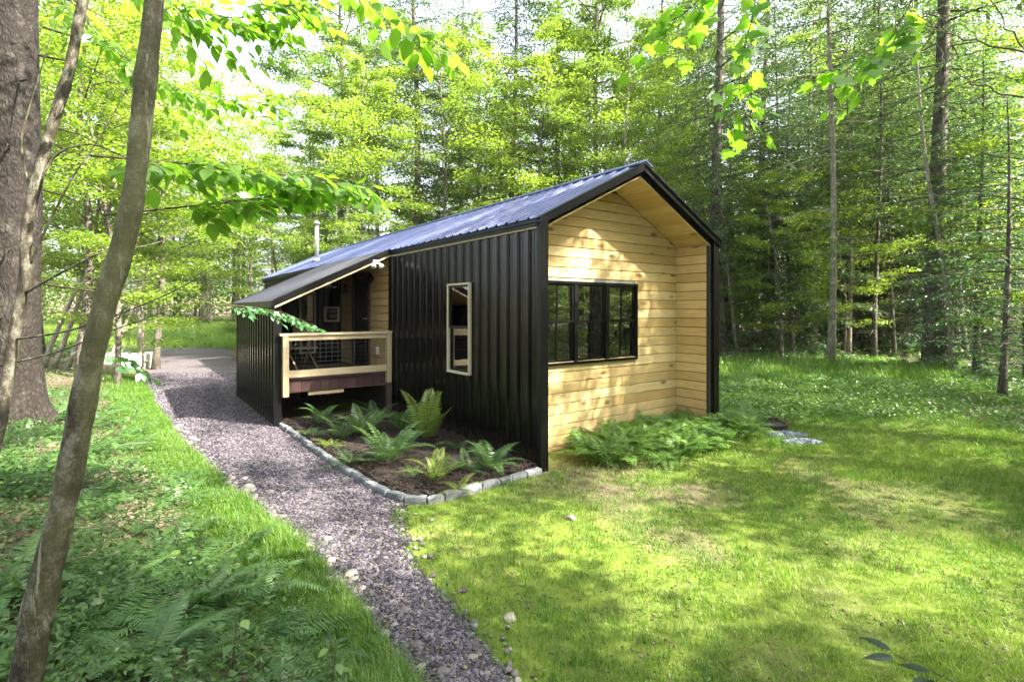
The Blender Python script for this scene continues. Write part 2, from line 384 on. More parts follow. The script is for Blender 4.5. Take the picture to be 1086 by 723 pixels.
def pebble_field():
    mb = MB(); N_ = 62000
    y = 1.9+(rng.random(N_)**1.9)*14; f = rng.random(N_)*1.16-.08+rng.normal(0,.03,N_)
    xr_ = np.where(y < 5.3, XR(y), np.where(y < 8.86, bedx(np.clip(y, 5.2, 8.86)), -3.95-.62*(y-8.86))); x = XL(y)+(xr_-XL(y))*f
    s = (.0045+.012*rng.random(N_)**3)*(1+.07*y)
    edge = np.exp(-(f/.12)**2); s *= 1+.9*edge*rng.random(N_)
    z = height(x, y)+.012+.02*np.sin(np.clip(f, 0, 1)*PI)
    for k in range(3):
        V, Fc = ico(1, 10+k, .2, .65); sel = np.arange(N_) % 3 == k
        M = rotm(sel.sum(), .6)*(s[sel][:, None, None]*np.stack([np.ones(sel.sum()), .6+.5*rng.random(sel.sum()), .7+.4*rng.random(sel.sum())], -1)[:, None, :])
        mb.inst(V, Fc, M, np.stack([x, y, z], -1)[sel], rng.random(sel.sum())**1.4)
    tag(mb.build('gravel', MAT['pebble']), 'loose purple grey crushed stone lying on the path', 'gravel', kind='stuff')
pebble_field()
rocks = [(372, 612, .062, 'pale rounded stone, largest beside the path bend'), (322, 582, .055, 'flat pale stone half sunk in the left path edge'),
         (400, 650, .035, 'small pale stone on the left path edge above the seedling leaves'), (427, 676, .032, 'light round pebble at the lower path middle'),
         (456, 648, .03, 'small whitish stone near the right side of the lower path'), (541, 657, .05, 'grey stone in the grass just right of the path'),
         (392, 520, .035, 'small dark stone below the bed bend'), (447, 712, .045, 'light stone at the bottom end of the path'),
         (500, 700, .045, 'flattish grey stone at the lower right path edge'), (402, 597, .05, 'dark reddish stone in mid path'),
         (300, 556, .042, 'grey stone on the left path edge near the sunlit gravel'), (606, 551, .05, 'long pale stone in the thin turf before the gable')]
for i, (px, py, r, lab) in enumerate(rocks):
    V, Fc = ico(3, 40+i, .05, .62); d = CAMZ*F/(py-328); p = at(px, py, d)
    mb = MB(); mb.add(V*np.array([r, r*.8, r]), Fc, .35+.6*random.random() if 'dark' not in lab else 0, True)
    o = mb.build('stone', MAT['rock'] if 'dark' not in lab else MAT['pebble'], None, (p[0], p[1], float(height(p[0], p[1]))+r*.25)); o.rotation_euler = (0, 0, random.random()*6)
    tag(o, lab, 'stone', 'larger stones along the path')

# ------------------------------------------------------------------ flower bed with granite edging
bed_line = np.array([(-3.98, 8.90), (-3.3, 8.0), (-2.42, 6.8), (-1.59, 5.78), (-1.23, 5.38), (-.96, 5.2), (-.61, 5.40), (.19, 6.12), (.33, 6.25)])
seg = np.r_[0, np.cumsum(np.hypot(*np.diff(bed_line, axis=0).T))]
def on_line(s): return np.array([np.interp(s, seg, bed_line[:, 0]), np.interp(s, seg, bed_line[:, 1])])
bp = [on_line(s) for s in np.linspace(0, seg[-1], 40)]
wall_l = [A-U*2.0+T*4.6, A-U*1.0+T*5.3, A-U*.0+T*5.3, A+T*0.03]
mb = MB(); inner = np.array([-1.6, 7.2])
ringp = np.array(bp+[wall_l[3], A-U*.02+T*2, A-U*.02+T*4.4, A+T*4.5-U*2.0])
rings = []
for k, sc in enumerate((1, .93, .8, .55, .25)):
    q = inner+(ringp-inner)*sc; z = [.02, .07, .09, .1, .1][k]
    rings.append(np.c_[q, np.array([z+.035*(n2(a*1, b, .18)-.5)*(k > 0) for a, b in q])])
nr = len(ringp); V = np.concatenate(rings+[np.array([[inner[0], inner[1], .1]])])
fc = [(k*nr+i, k*nr+(i+1) % nr, (k+1)*nr+(i+1) % nr, (k+1)*nr+i) for k in range(4) for i in range(nr)]+[(4*nr+i, 4*nr+(i+1) % nr, 5*nr) for i in range(nr)]
mb.add(V, fc, .3, True); bed = tag(mb.build('flower_bed', MAT['mulch']), kind='structure')
def in_bed(x, y, pad=0.0):
    u, tt = loc_ut(x, y)
    fx = np.interp(y, [5.2, 5.4, 6.12, 6.25], [-.96, -.61, .19, .33])
    return (x > bedx(y)+pad) & (u < -.03-pad*.3) & (y > 5.2+pad) & (tt < 4.6) & ((y > 6.25) | (x < fx-pad))
n = 22000; x = rng.uniform(-4, .4, n); y = rng.uniform(5.2, 9.6, n); k = in_bed(x, y, .06); x, y = x[k], y[k]; n = len(x)
V, Fc = ico(1, 3, .25, .45); M = rotm(n, .6)*((.012+.026*rng.random(n)**2)[:, None, None]*np.stack([1+rng.random(n), .5*np.ones(n), .6*np.ones(n)], -1)[:, None, :])
mb = MB(); mb.inst(V, Fc, M, np.stack([x, y, .075+.03*rng.random(n)], -1), rng.random(n))
tag(mb.build('mulch_chips', MAT['mulch']), 'dark bark mulch covering the fern bed', 'mulch', kind='stuff')
ords = ['first', 'second', 'third', 'fourth', 'fifth', 'sixth', 'seventh', 'eighth', 'ninth', 'tenth', 'eleventh', 'twelfth', 'thirteenth', 'fourteenth', 'fifteenth', 'sixteenth', 'seventeenth', 'eighteenth', 'nineteenth', 'twentieth', 'twenty-first', 'twenty-second', 'twenty-third', 'twenty-fourth', 'twenty-fifth', 'twenty-sixth', 'twenty-seventh', 'twenty-eighth']
s = .02; long_i = short_i = 0; sbend = seg[5]-.1
while s < seg[-1]-.12:
    L = random.uniform(.17, .27); L = min(L, seg[-1]-s)
    p0, p1 = on_line(s), on_line(s+L-.012); c = (p0+p1)/2; ang = math.atan2(p1[1]-p0[1], p1[0]-p0[0])
    hw, hh, hl = random.uniform(.036, .048), random.uniform(.034, .046), np.hypot(*(p1-p0))/2
    vs = []
    for a in np.linspace(-1, 1, 5):
        for b, cc in ((-1, -1), (-1.04, 0), (-.95, .72), (-.72, 1), (0, 1.03), (.72, 1), (.95, .72), (1.04, 0), (1, -1)):
            e = .9 if abs(a) > .99 and cc > .5 else 1
            vs.append((a*hl*(1 if cc < .8 else .965)+random.uniform(-.004, .004), b*hw*e+random.uniform(-.006, .006), cc*hh*e+random.uniform(-.005, .005)))
    fc = [(i*9+j, i*9+j+1, (i+1)*9+j+1, (i+1)*9+j) for i in range(4) for j in range(8)]+[tuple(range(8, -1, -1)), tuple(36+j for j in range(9))]+[(i*9+8, i*9, (i+1)*9, (i+1)*9+8) for i in range(4)]
    mb = MB(); mb.add(vs, fc, random.random())
    o = mb.build('edging_stone', MAT['granite'], None, (c[0], c[1], hh*.82)); o.rotation_euler = (random.uniform(-.05, .05), random.uniform(-.04, .04), ang+random.uniform(-.04, .04))
    if s < sbend: lab = f'grey granite edging block, {ords[long_i]} from the porch corner along the gravel path'; long_i += 1
    else: lab = f'grey granite edging block, {ords[short_i]} from the bend along the lawn side'; short_i += 1
    tag(o, lab, 'edging stone', 'granite blocks edging the fern bed')
    s += L

# ------------------------------------------------------------------ ferns
def pinna_template(sub):
    if sub == 0: return np.array([(0, 0, 0), (.5, .16, -.02), (1, .02, -.08), (.45, -.15, -.02)]), [(0, 1, 2, 3)]
    v, f = [], []
    for i in range(sub):                     # toothed pinna: paired lobes along x
        a = i/sub; b = (i+.9)/sub; hgt = .17*(1-a)**.7+.02
        for sg in (1, -1):
            k = len(v); v += [(a, 0, 0), (a+.02, sg*hgt, -.015), (b+.03, sg*hgt*.8, -.02-.05*b), (b, 0, -.05*b)]
            f.append((k, k+1, k+2, k+3) if sg > 0 else (k+3, k+2, k+1, k))
    return np.array(v, float), f
PT0, PT5 = pinna_template(0), pinna_template(6)
def frond(mb, base, az, L, rise, arch, npin, pw, tmpl, tint, stem):
    """an arching rachis with pinnae in pairs"""
    d = np.array([math.cos(az), math.sin(az), 0]); side = np.array([-d[1], d[0], 0]); s = np.linspace(0, 1, 12)
    out_ = L*(s*math.cos(rise)+arch*.35*s**2.2); up = L*(s*math.sin(rise)-arch*.55*s**2.4)
    P = base+out_[:, None]*d+up[:, None]*np.array([0, 0, 1.])+side*(.04*L*np.sin(s*2+az))[:, None]
    stem.tube(P[::2], np.linspace(.0035, .0012, 6)*(L/.6+.3), 3, .5, False)
    q = np.linspace(.14, .99, npin); Pq = np.stack([np.interp(q, s, P[:, i]) for i in range(3)], -1)
    tg = np.gradient(Pq, axis=0); tg /= np.linalg.norm(tg, axis=1)[:, None]
    w_ = pw*np.sin(np.clip((q-.04)/.96, 0, 1)**.62*PI)**.8*(1-.35*q)+.01
    for sg in (1, -1):
        x_ = side[None]*sg+tg*(.25+.25*q[:, None])+np.array([0, 0, -.12])+rng.normal(0, .06, (npin, 3)); x_ /= np.linalg.norm(x_, axis=1)[:, None]
        nn = np.cross(tg, side*1.0); nn *= np.where(nn[:, 2:3] < 0, -1, 1)
        yy = np.cross(nn, x_); yy /= np.linalg.norm(yy, axis=1)[:, None]+1e-9; zz = np.cross(x_, yy)
        gap = L*.85/npin/ .44 if tmpl is PT0 else L*.85/npin/.34
        M = np.stack([x_*w_[:, None], yy*np.minimum(gap, w_*1.3)[:, None], zz*w_[:, None]], -1)
        mb.inst(tmpl[0], tmpl[1], M, Pq, np.clip(tint+rng.normal(0, .1, npin), 0, 1))
def fern(x, y, L, nf, label, group, mat='fern', npin=24, tmpl=PT0, rise=(.7, 1.15), arch=.9, z=None, tint=.5):
    z = float(height(x, y)) if z is None else z
    r = empty('fern', (x, y, z)); tag(r, label, 'fern', group)
    fm, sm = MB(), MB(); a0 = random.random()*6; arch = arch*random.uniform(.7, 1.0); rise = (rise[0]-.05, rise[1]+.15)
    for i in range(nf):
        l_ = L*random.uniform(.65, 1.08)
        frond(fm, np.array([0, 0, .0]), a0+i*2*PI/nf+random.uniform(-.3, .3), l_, random.uniform(*rise), arch*random.uniform(.7, 1.2), npin, l_*.19, tmpl, tint+random.uniform(-.25, .25), sm)
    fm.build('fronds', MAT[mat], r); sm.build('stems', MAT['gtwig'], r); return r
def bp_(px, py): d = (CAMZ-.08)*F/(py-328); p = at(px, py, d); return p[0], p[1]
BF = 'ferns planted in the mulch bed'
for px, py, L, nf, lab, mt, ti in [
    (455, 470, .72, 8, 'tall yellow green fern upright against the black wall', 'fern_y', .5),
    (412, 492, .60, 11, 'broad bluish green fern in the middle of the bed', 'fern', .6),
    (463, 512, .42, 6, 'small yellowish fern with few fronds near the bed front', 'fern_y', .2),
    (520, 499, .56, 10, 'green fern at the right end of the bed by the cabin corner', 'fern', .4),
    (384, 463, .55, 10, 'fern rising in front of the deck post', 'fern', .75),
    (365, 466, .42, 9, 'bushy fern left of the middle of the bed', 'fern', .7),
    (342, 452, .45, 7, 'arching fern under the porch deck', 'fern', .45),
    (428, 458, .5, 8, 'fern half hidden behind the tall yellow one', 'fern', .6),
    (350, 474, .22, 7, 'low pale fern beside the granite edging', 'fern_y', .3),
    (487, 478, .28, 6, 'small dark fern close to the black wall', 'fern', .1),
    (440, 505, .2, 5, 'tiny fern sprout just behind the bed front', 'fern', .5),
    (400, 446, .4, 8, 'shaded fern at the foot of the black wall beside the deck post', 'fern', .35),
    (372, 492, .3, 8, 'small spreading fern near the granite edging left of the blue green one', 'fern', .5),
    (330, 462, .26, 7, 'low fern at the narrow end of the bed by the porch corner', 'fern', .6),
    (498, 500, .3, 7, 'half grown fern leaning towards the right end fern', 'fern', .3),
    (430, 478, .38, 8, 'mid green fern between the bluish and the tall yellow ferns', 'fern', .8),
    (487, 520, .2, 5, 'low light green sprout beside the lawn side edging', 'fern_y', .3)]:
    x, y = bp_(px, py); fern(x, y, L*1.35, nf+3, lab, BF, mt, 26, PT0, (1.0, 1.4) if L > .7 else (.75, 1.25) if L > .3 else (.3, .8), .6 if L > .7 else .85, .09, ti)

# ------------------------------------------------------------------ the cabin
H, W, LEN, REC, WU, WT0, WT1, PT = 3.0, 3.64, 15.5, .64, -2.01, 4.42, 8.1, 7.24
S = .5                                     # roof slope
cab = empty('cabin', (A[0], A[1], 0), math.atan2(U[1], U[0]))
tag(cab, 'small black metal cabin with pine gable front and side porch', 'cabin')
def ztop(u): return H+S*(W/2-abs(u-W/2)) if u >= 0 else H+S*u*.92

def corrugated(fmap, s0, s1, zt, holes=(), z0=-.08, pitch=.228, rib=.062, dep=.03, name='steel_siding', mat='steel', parent=None):
    """ribbed sheet along s; fmap(s, out, z) places it"""
    pts = []; s = s0
    while s < s1:
        for a, d in ((0, 0), (pitch*.36, 0), (pitch*.40, .006), (pitch*.44, 0), (pitch*.70, 0), (pitch*.76, dep), (pitch*.94, dep), (pitch, 0)):
            if s+a <= s1+1e-6: pts.append((s+a, d))
        s += pitch
    pts.append((s1, 0)); cuts = sorted({h for a, b, c, d in holes for h in (a, b)})
    P = []
    for (a, da), (b, db) in zip(pts[:-1], pts[1:]):
        if b-a < 1e-6: continue
        st = [a]+[c for c in cuts if a < c < b]+[b]
        for p, q in zip(st[:-1], st[1:]): P.append((p, da+(db-da)*(p-a)/(b-a), q, da+(db-da)*(q-a)/(b-a)))
    mb = MB()
    for p, dp, q, dq in P:
        mid = (p+q)/2; iv = [(z0, None)]
        for a, b, c, d in holes:
            if a < mid < b: iv = [(z0, c), (d, None)]
        for lo, hi in iv:
            h0 = zt(p) if hi is None else hi; h1 = zt(q) if hi is None else hi
            mb.add([fmap(p, dp, lo), fmap(q, dq, lo), fmap(q, dq, h1), fmap(p, dp, h0)], [(0, 1, 2, 3)])
    return mb.build(name, MAT[mat], parent or cab)
def backing(mb, kind, c, th, s0, s1, zt, holes, z0=-.1):
    """the wall behind the cladding, with its openings cut out"""
    ed = sorted({s0, s1} | {h for a in holes for h in a[:2]})
    for p, q in zip(ed[:-1], ed[1:]):
        mid = (p+q)/2; iv = [(z0, None)]
        for a, b, cc, d in holes:
            if a < mid < b: iv = [(z0, cc), (d, None)]
        for lo, hi in iv:
            h = hi; zp, zq = (zt(p), zt(q)) if h is None else (h, h)
            o = []
            for s_, z_ in ((p, lo), (q, lo), (q, zq), (p, zp)):
                for t_ in (c, c+th): o.append((t_, s_, z_) if kind == 'side' else (s_, t_, z_))
            mb.add(o, [(0, 2, 4, 6), (1, 7, 5, 3), (0, 1, 3, 2), (2, 3, 5, 4), (4, 5, 7, 6), (6, 7, 1, 0)])
SW = (1.60, 2.19, 1.02, 2.30)              # side window
GW = (.50, 2.41, 1.20, 2.30)               # gable window
DR = (5.50, 6.34, .75, 2.62)
# side wall, front stretch in black steel
side = corrugated(lambda s, d, z: (-d, s, z), .06, WT0, lambda s: H-.03, [SW])
mb = MB(); backing(mb, 'side', .012, .1, .62, LEN, lambda s: H-.06, [SW, DR]); iw = mb.build('inner_wall', MAT['interior'], cab)
mb = MB()
mb.box(.012, .08, .03, .62, -.1, H-.06)                          # solid end of the side wall before the recess
mb.build('wall_end', MAT['dark'], cab)
corrugated(lambda s, d, z: (-d, s, z), PT+.9, LEN, lambda s: H-.03, name='rear_siding')
corrugated(lambda s, d, z: (W+d, s, z), .06, LEN, lambda s: H-.03, name='far_siding')
corrugated(lambda s, d, z: (s, LEN+d, z), 0, W, lambda s: ztop(s)-.05, name='back_siding')
mb = MB(); backing(mb, 'side', W-.1, .09, .0, LEN, lambda s: H-.06, []); mb.build('inner_wall', MAT['interior'], cab)
mb = MB(); mb.box(.12, W-.1, REC+.1, LEN, .62, .70); mb.build('floor_slab', MAT['interior'], cab)
# gable wall: shiplap boards with real joints
def boards(mb, s0, s1, z0, z1, width, fm, lim=None, holes=(), tj=True):
    z = z0
    while z < z1-.01:
        zt_ = min(z+width-.007, z1); a, b = s0, s1
        if lim:
            lo, hi = lim(z), lim(zt_)
        else: lo = hi = (s0, s1)
        if hi[1]-hi[0] < .03: break
        cuts = [lo[0], lo[1]]; spans = [(0, 1)]
        if tj:
            j = random.uniform(.15, .85)*(s1-s0)+s0
            pieces = [(None, j), (j, None)] if random.random() < .6 else [(None, None)]
        else: pieces = [(None, None)]
        for p, q in pieces:
            segs = [(p, q)]
            for ha, hb, hz0, hz1 in holes:
                if z < hz1-.01 and zt_ > hz0+.01:
                    ns = []
                    for (c, d) in segs:
                        c_ = lo[0] if c is None else c; d_ = lo[1] if d is None else d
                        if c_ < ha: ns.append((c, min(d_, ha)))
                        if d_ > hb: ns.append((max(c_, hb), d))
                    segs = ns
            for c, d in segs:
                bl, br = (lo[0] if c is None else c), (lo[1] if d is None else d)
                tl, tr_ = (hi[0] if c is None else c), (hi[1] if d is None else d)
                if br-bl < .02 or tr_-tl < .01: continue
                g = .0015; ch = .008; tn = random.random()
                v = [fm(bl+g, 0, z), fm(br-g, 0, z), fm(br-g, ch, z+ch), fm(bl+g, ch, z+ch), fm(tr_-g, ch, zt_-.003), fm(tl+g, ch, zt_-.003), fm(tr_-g, 0, zt_), fm(tl+g, 0, zt_)]
                mb.add(v, [(0, 1, 2, 3), (3, 2, 4, 5), (5, 4, 6, 7), (1, 6, 4, 2), (0, 3, 5, 7)], tn)
        z += width
RI = W/2
def lim(z):
    lo, hi = .09, W-.19
    if z > ztop(.09)-.12: e = (z-(H-.12))/S; lo = max(.09, e); hi = min(W-.19, W-e)
    return lo, hi
mb = MB()
boards(mb, .09, W-.19, -.1, H+S*RI-.12, .146, lambda s, d, z: (s, REC-d, z), lim, [GW])
gw = mb.build('gable_wall', MAT['pine'], cab)
mb = MB(); backing(mb, 'front', REC+.004, .1, .1, W-.1, lambda s: ztop(s)-.10, [GW], -.12); mb.build('inner_wall', MAT['interior'], cab)
mb = MB(); boards(mb, .06, REC-.009, -.1, H-.02, .146, lambda s, d, z: (W-.19-d, s, z), None, (), False)
mb.build('recess_side', MAT['pine_y'], cab)
mb = MB(); mb.box(W-.188, W-.10, .03, REC, -.1, H-.05); mb.build('wall_end', MAT['dark'], cab)
mb = MB(); mb.box(.082, .09, .06, REC-.01, -.1, H-.05, .4); mb.build('recess_side', MAT['pine_y'], cab)
mb = MB(); mb.box(.1, W-.1, REC-.0, REC+.12, -.3, -.1); mb.build('skirt', MAT['dark'], cab)
mb = MB()                                   # boarded soffit under the overhang
for sgn in (1, -1):
    nb = 13
    for k in range(nb):
        a = .09+(RI-.09)*k/nb; b = .09+(RI-.09)*(k+1)/nb-.006; z = lambda e: H-.12+S*e+.008
        ua, ub = (a, b) if sgn > 0 else (W-a, W-b)
        mb.add([(ua, .04, z(a)), (ub, .04, z(b)), (ub, REC-.01, z(b)), (ua, REC-.01, z(a)), (ua, .04, z(a)+.02), (ub, .04, z(b)+.02), (ub, REC-.01, z(b)+.02), (ua, REC-.01, z(a)+.02)],
               [(0, 1, 2, 3), (0, 4, 5, 1), (1, 5, 6, 2), (2, 6, 7, 3), (3, 7, 4, 0)], random.random())
mb.build('soffit', MAT['pine_y'], cab)
# black trim: corner posts, rake boards, eave flashing
mb = MB(); mb.box(-.035, .082, -.02, .055, -.12, H+.0); mb.build('corner_post', MAT['trim'], cab)
mb = MB(); mb.box(W-.11, W+.035, -.02, .055, -.12, H+.0); mb.build('corner_post', MAT['trim'], cab)
def rake(mb, pts, th, y0, y1):
    """a sloped board: top edge follows pts (u, z)"""
    for (ua, za), (ub, zb) in zip(pts[:-1], pts[1:]):
        v = [(ua, y0, za-th), (ub, y0, zb-th), (ub, y0, zb), (ua, y0, za), (ua, y1, za-th), (ub, y1, zb-th), (ub, y1, zb), (ua, y1, za)]
        mb.add(v, [(0, 1, 2, 3), (5, 4, 7, 6), (0, 4, 5, 1), (3, 2, 6, 7), (0, 3, 7, 4), (1, 5, 6, 2)])
pk = H+S*RI
mb = MB(); rake(mb, [(-.06, H-.0+.02), (RI, pk+.05), (W+.06, H+.02)], .085, -.045, .03); rake(mb, [(-.07, H+.045), (RI, pk+.08), (W+.07, H+.045)], .026, -.06, .01)
mb.build('rake_board', MAT['trim'], cab)
mb = MB(); rake(mb, [(-.06, H+.02), (RI, pk+.05), (W+.06, H+.02)], .17, LEN-.03, LEN+.04); mb.build('rake_board', MAT['trim'], cab)
# roof: ribbed sheet running from ridge to eave
def roof_plane(u0, u1, t0, t1, name, zf, parent=cab, mat='roof'):
    mb = MB(); pitch = .228; s = t0; prof = []
    while s < t1-1e-6:
        for a, d in ((0, 0), (.164, 0), (.176, .022), (.21, .022), (pitch, 0)):
            if s+a < t1: prof.append((s+a, d))
        s += pitch
    prof.append((t1, 0))
    for (a, da), (b, db) in zip(prof[:-1], prof[1:]):
        if b-a < 1e-5: continue
        mb.add([(u0, a, zf(u0)+da), (u1, a, zf(u1)+da), (u1, b, zf(u1)+db), (u0, b, zf(u0)+db)], [(0, 1, 2, 3)])
    mb.add([(u0, t0, zf(u0)-.05), (u1, t0, zf(u1)-.05), (u1, t1, zf(u1)-.05), (u0, t1, zf(u0)-.05)], [(0, 3, 2, 1)])
    return mb.build(name, MAT[mat], parent)
zf = lambda u: H+.075+S*(RI-abs(u-RI))
roof = roof_plane(-.1, RI, -.06, LEN+.05, 'roof', zf); roof2 = roof_plane(RI, W+.1, -.06, LEN+.05, 'roof', zf)
zw = lambda u: H+.022+S*.96*(u+.1)
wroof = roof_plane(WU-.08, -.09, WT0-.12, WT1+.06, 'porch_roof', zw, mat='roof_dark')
mb = MB(); rake(mb, [(RI-.14, pk+.03+.075-.06), (RI, pk+.115), (RI+.14, pk+.03+.075-.06)], .02, -.065, LEN+.05); mb.build('ridge_cap', MAT['roof'], roof)
mb = MB(); mb.box(-.075, -.035, .0, WT0-.0, H-.055, H+.022); mb.build('eave_flashing', MAT['trim'], cab); mb = MB(); mb.box(-.075, -.035, WT1+.16, LEN, H-.055, H+.022); mb.build('eave_flashing', MAT['trim'], cab)
mb = MB(); mb.box(W+.035, W+.075, .0, LEN, H-.055, H+.022); mb.build('eave_flashing', MAT['trim'], cab)
mb = MB(); mb.box(-.034, -.006, .06, WT0-.05, H-.085, H-.058, .8); mb.build('eave_strip', MAT['window_trim'], cab)
mb = MB(); rake(mb, [(WU-.09, zw(WU-.09)+.03), (-.02, zw(-.02)+.03)], .10, WT0-.15, WT0-.11)
rake(mb, [(WU-.09, zw(WU-.09)+.03), (-.1, zw(-.1)+.03)], .1, WT1+.05, WT1+.09); mb.box(WU-.12, WU-.082, WT0-.15, WT1+.09, zw(WU-.1)-.09, zw(WU-.1)+.015)
mb.build('porch_rake_board', MAT['trim'], cab)
mb = MB(); rake(mb, [(WU-.05, zw(WU-.05)-.09), (-.02, zw(-.02)-.09)], .03, WT0-.13, WT0-.05); mb.build('porch_rake_strip', MAT['lumber'], cab)
mb = MB(); rake(mb, [(WU-.1, zw(WU-.1)-.06), (-.01, zw(-.01)-.06)], .02, WT0-.04, WT1+.1); mb.build('porch_ceiling', MAT['pine_y'], cab)
# porch wing
zwt = lambda s: zw(WU)-.06
corrugated(lambda s, d, z: (WU-d, s, z), WT0+.05, WT1, zwt, name='porch_wing_wall')
mb = MB(); mb.box(WU+.004, WU+.07, WT0+.0, WT1, -.1, zw(WU)-.07); mb.build('porch_wing_lining', MAT['trim'], cab)
mb = MB(); mb.box(WU-.035, WU+.075, WT0-.03, WT0+.045, -.12, zw(WU)-.05); mb.build('corner_post', MAT['trim'], cab)
tallw = (-.90, -.62, 1.0, 2.30); smallw = (-.36, -.10, 1.70, 1.96)
pb = corrugated(lambda s, d, z: (s, PT-d, z), WU+.07, -.0, lambda s: zw(s)-.075, [tallw, smallw], name='porch_back_wall', pitch=.16)
mb = MB(); backing(mb, 'front', PT+.01, .06, WU+.07, -.01, lambda s: zw(s)-.08, [tallw, smallw], .0); mb.build('inner_wall', MAT['interior'], cab)
corrugated(lambda s, d, z: (s, WT1+d, z), WU, 0, lambda s: zw(s)-.06, name='porch_rear_siding')
mb = MB(); boards(mb, WT0+.02, PT, .55, H-.08, .146, lambda s, d, z: (-.0-d, s, z), None, [DR]); mb.build('porch_side_wall', MAT['pine_y'], cab)
mb = MB(); backing(mb, 'side', .002, .009, WT0, PT, lambda s: .56, []); mb.build('porch_base_wall', MAT['dark'], cab)
mb = MB(); mb.box(-.05, -.003, WT0-.04, WT0+.02, -.1, H-.08); mb.build('corner_trim', MAT['trim'], cab)
# deck
mb = MB(); k = 0; u = WU+.08
while u < -.06:
    mb.box(u, min(u+.137, -.012), WT0+.005, PT-.04, .715, .75, random.random()); u += .143
deck = mb.build('deck', MAT['deck'], cab)
mb = MB(); u = WU+.08
while u < -.12:
    mb.box(u, min(u+.15, -.11), WT0-.03, WT0+.0, .56, .742, random.random()); u += .156
mb.build('rim_board', MAT['deck'], deck)
mb = MB()
for v in (WT0+.06, 5.4, 6.3): mb.box(WU+.08, -.02, v, v+.045, .53, .713)
mb.box(-1.5, -.9, WT0-.02, WT0+.05, .48, .53, .9); mb.build('joist', MAT['lumber'], deck)
# railing
rail = empty('railing', (0, 0, 0), 0, cab)
mb = MB(); mb.box(WU+.078, WU+.168, WT0-.125, WT0-.035, .50, 1.50, .5); mb.build('post', MAT['lumber'], rail)
mb = MB(); mb.box(-.135, -.052, WT0-.135, WT0-.045, .6, 1.50, .4); mb.build('post', MAT['lumber'], rail)
mb = MB(); mb.box(-.137, -.05, WT0-.137, WT0-.043, -.05, .6, .4); mb.build('post_foot', MAT['rust'], rail)
mb = MB(); mb.box(WU+.03, -.04, WT0-.14, WT0-.03, 1.502, 1.54, .9); mb.box(WU+.17, -.137, WT0-.11, WT0-.07, 1.42, 1.50, .7); mb.build('top_rail', MAT['lumber'], rail)
mb = MB(); mb.box(WU+.17, -.137, WT0-.11, WT0-.07, .81, .925, .8); mb.build('bottom_rail', MAT['lumber'], rail)
mb = MB()
u = WU+.18
while u < -.14: mb.tube([(u, WT0-.09, .93), (u, WT0-.09, 1.42)], .0014, 4); u += .1
z = .98
while z < 1.41: mb.tube([(WU+.17, WT0-.086, z), (-.137, WT0-.086, z)], .0014, 4); z += .075
mb.build('wire_mesh', MAT['wire'], rail)
# windows
def window(parent, kind, c, s0, s1, z0, z1, trim, tw, td, units=1, mt=None, meet=True, fw=.035, name='window', muntin=True):
    """kind side: plane u=c facing -u; front: plane t=c facing -t. trim: casing material"""
    r = empty(name, (0, 0, 0), 0, parent)
    def bx(mb, a0, a1, d0, d1, b0, b1, tn=.5):
        if kind == 'side': mb.box(c-d1, c-d0, a0, a1, b0, b1, tn)
        else: mb.box(a0, a1, c-d1, c-d0, b0, b1, tn)
    f = MB(); bx(f, s0-tw, s0, -.02, td, z0-tw, z1+tw); bx(f, s1, s1+tw, -.02, td, z0-tw, z1+tw)
    bx(f, s0, s1, -.02, td-.003, z1, z1+tw); bx(f, s0, s1, -.02, td+.02, z0-tw, z0); f.build('frame', MAT[trim], r)
    w_ = (s1-s0)/units
    for k in range(units):
        a, b = s0+k*w_, s0+(k+1)*w_
        m_ = MB(); e = .003
        if units > 1:
            if k: bx(m_, a-.028, a+.028, -.05, .018, z0, z1)
            a += .03 if k else 0; b -= .03 if k < units-1 else 0
        mid = (z0+z1)/2
        for lo, hi, dd in ((mid, z1, 0), (z0, mid+.03, -.022)):
            bx(m_, a, a+fw, -.035+dd, .004+dd, lo, hi); bx(m_, b-fw, b, -.035+dd, .004+dd, lo, hi)
            bx(m_, a+fw, b-fw, -.035+dd, .001+dd, hi-.032, hi); bx(m_, a+fw, b-fw, -.035+dd, .001+dd, lo, lo+.032)
            if muntin: bx(m_, (a+b)/2-.009, (a+b)/2+.009, -.028+dd, -.004+dd, lo+.03, hi-.03)
        m_.build('sash', MAT[mt or 'trim'], r)
        g = MB(); bx(g, a+fw-.004, b-fw+.004, -.018, -.015, mid+.03, z1-.03); bx(g, a+fw-.004, b-fw+.004, -.04, -.037, z0+.03, mid+.001); g.build('pane', MAT['glass'], r)
    return r
tag(window(cab, 'side', -.03, *SW, 'window_trim', .026, .025, muntin=False), 'narrow cream trimmed window in the black side wall')
tag(window(cab, 'front', REC-.008, *GW, 'trim', .035, .03, 3), 'black framed triple window in the pine gable')
tag(window(cab, 'front', PT-.02, *tallw, 'window_trim', .035, .03, muntin=False, fw=.02), 'tall narrow window at the back of the porch')
tag(window(cab, 'front', PT-.02, *smallw, 'window_trim', .04, .03, muntin=False, fw=.015), 'tiny square window at the back of the porch')
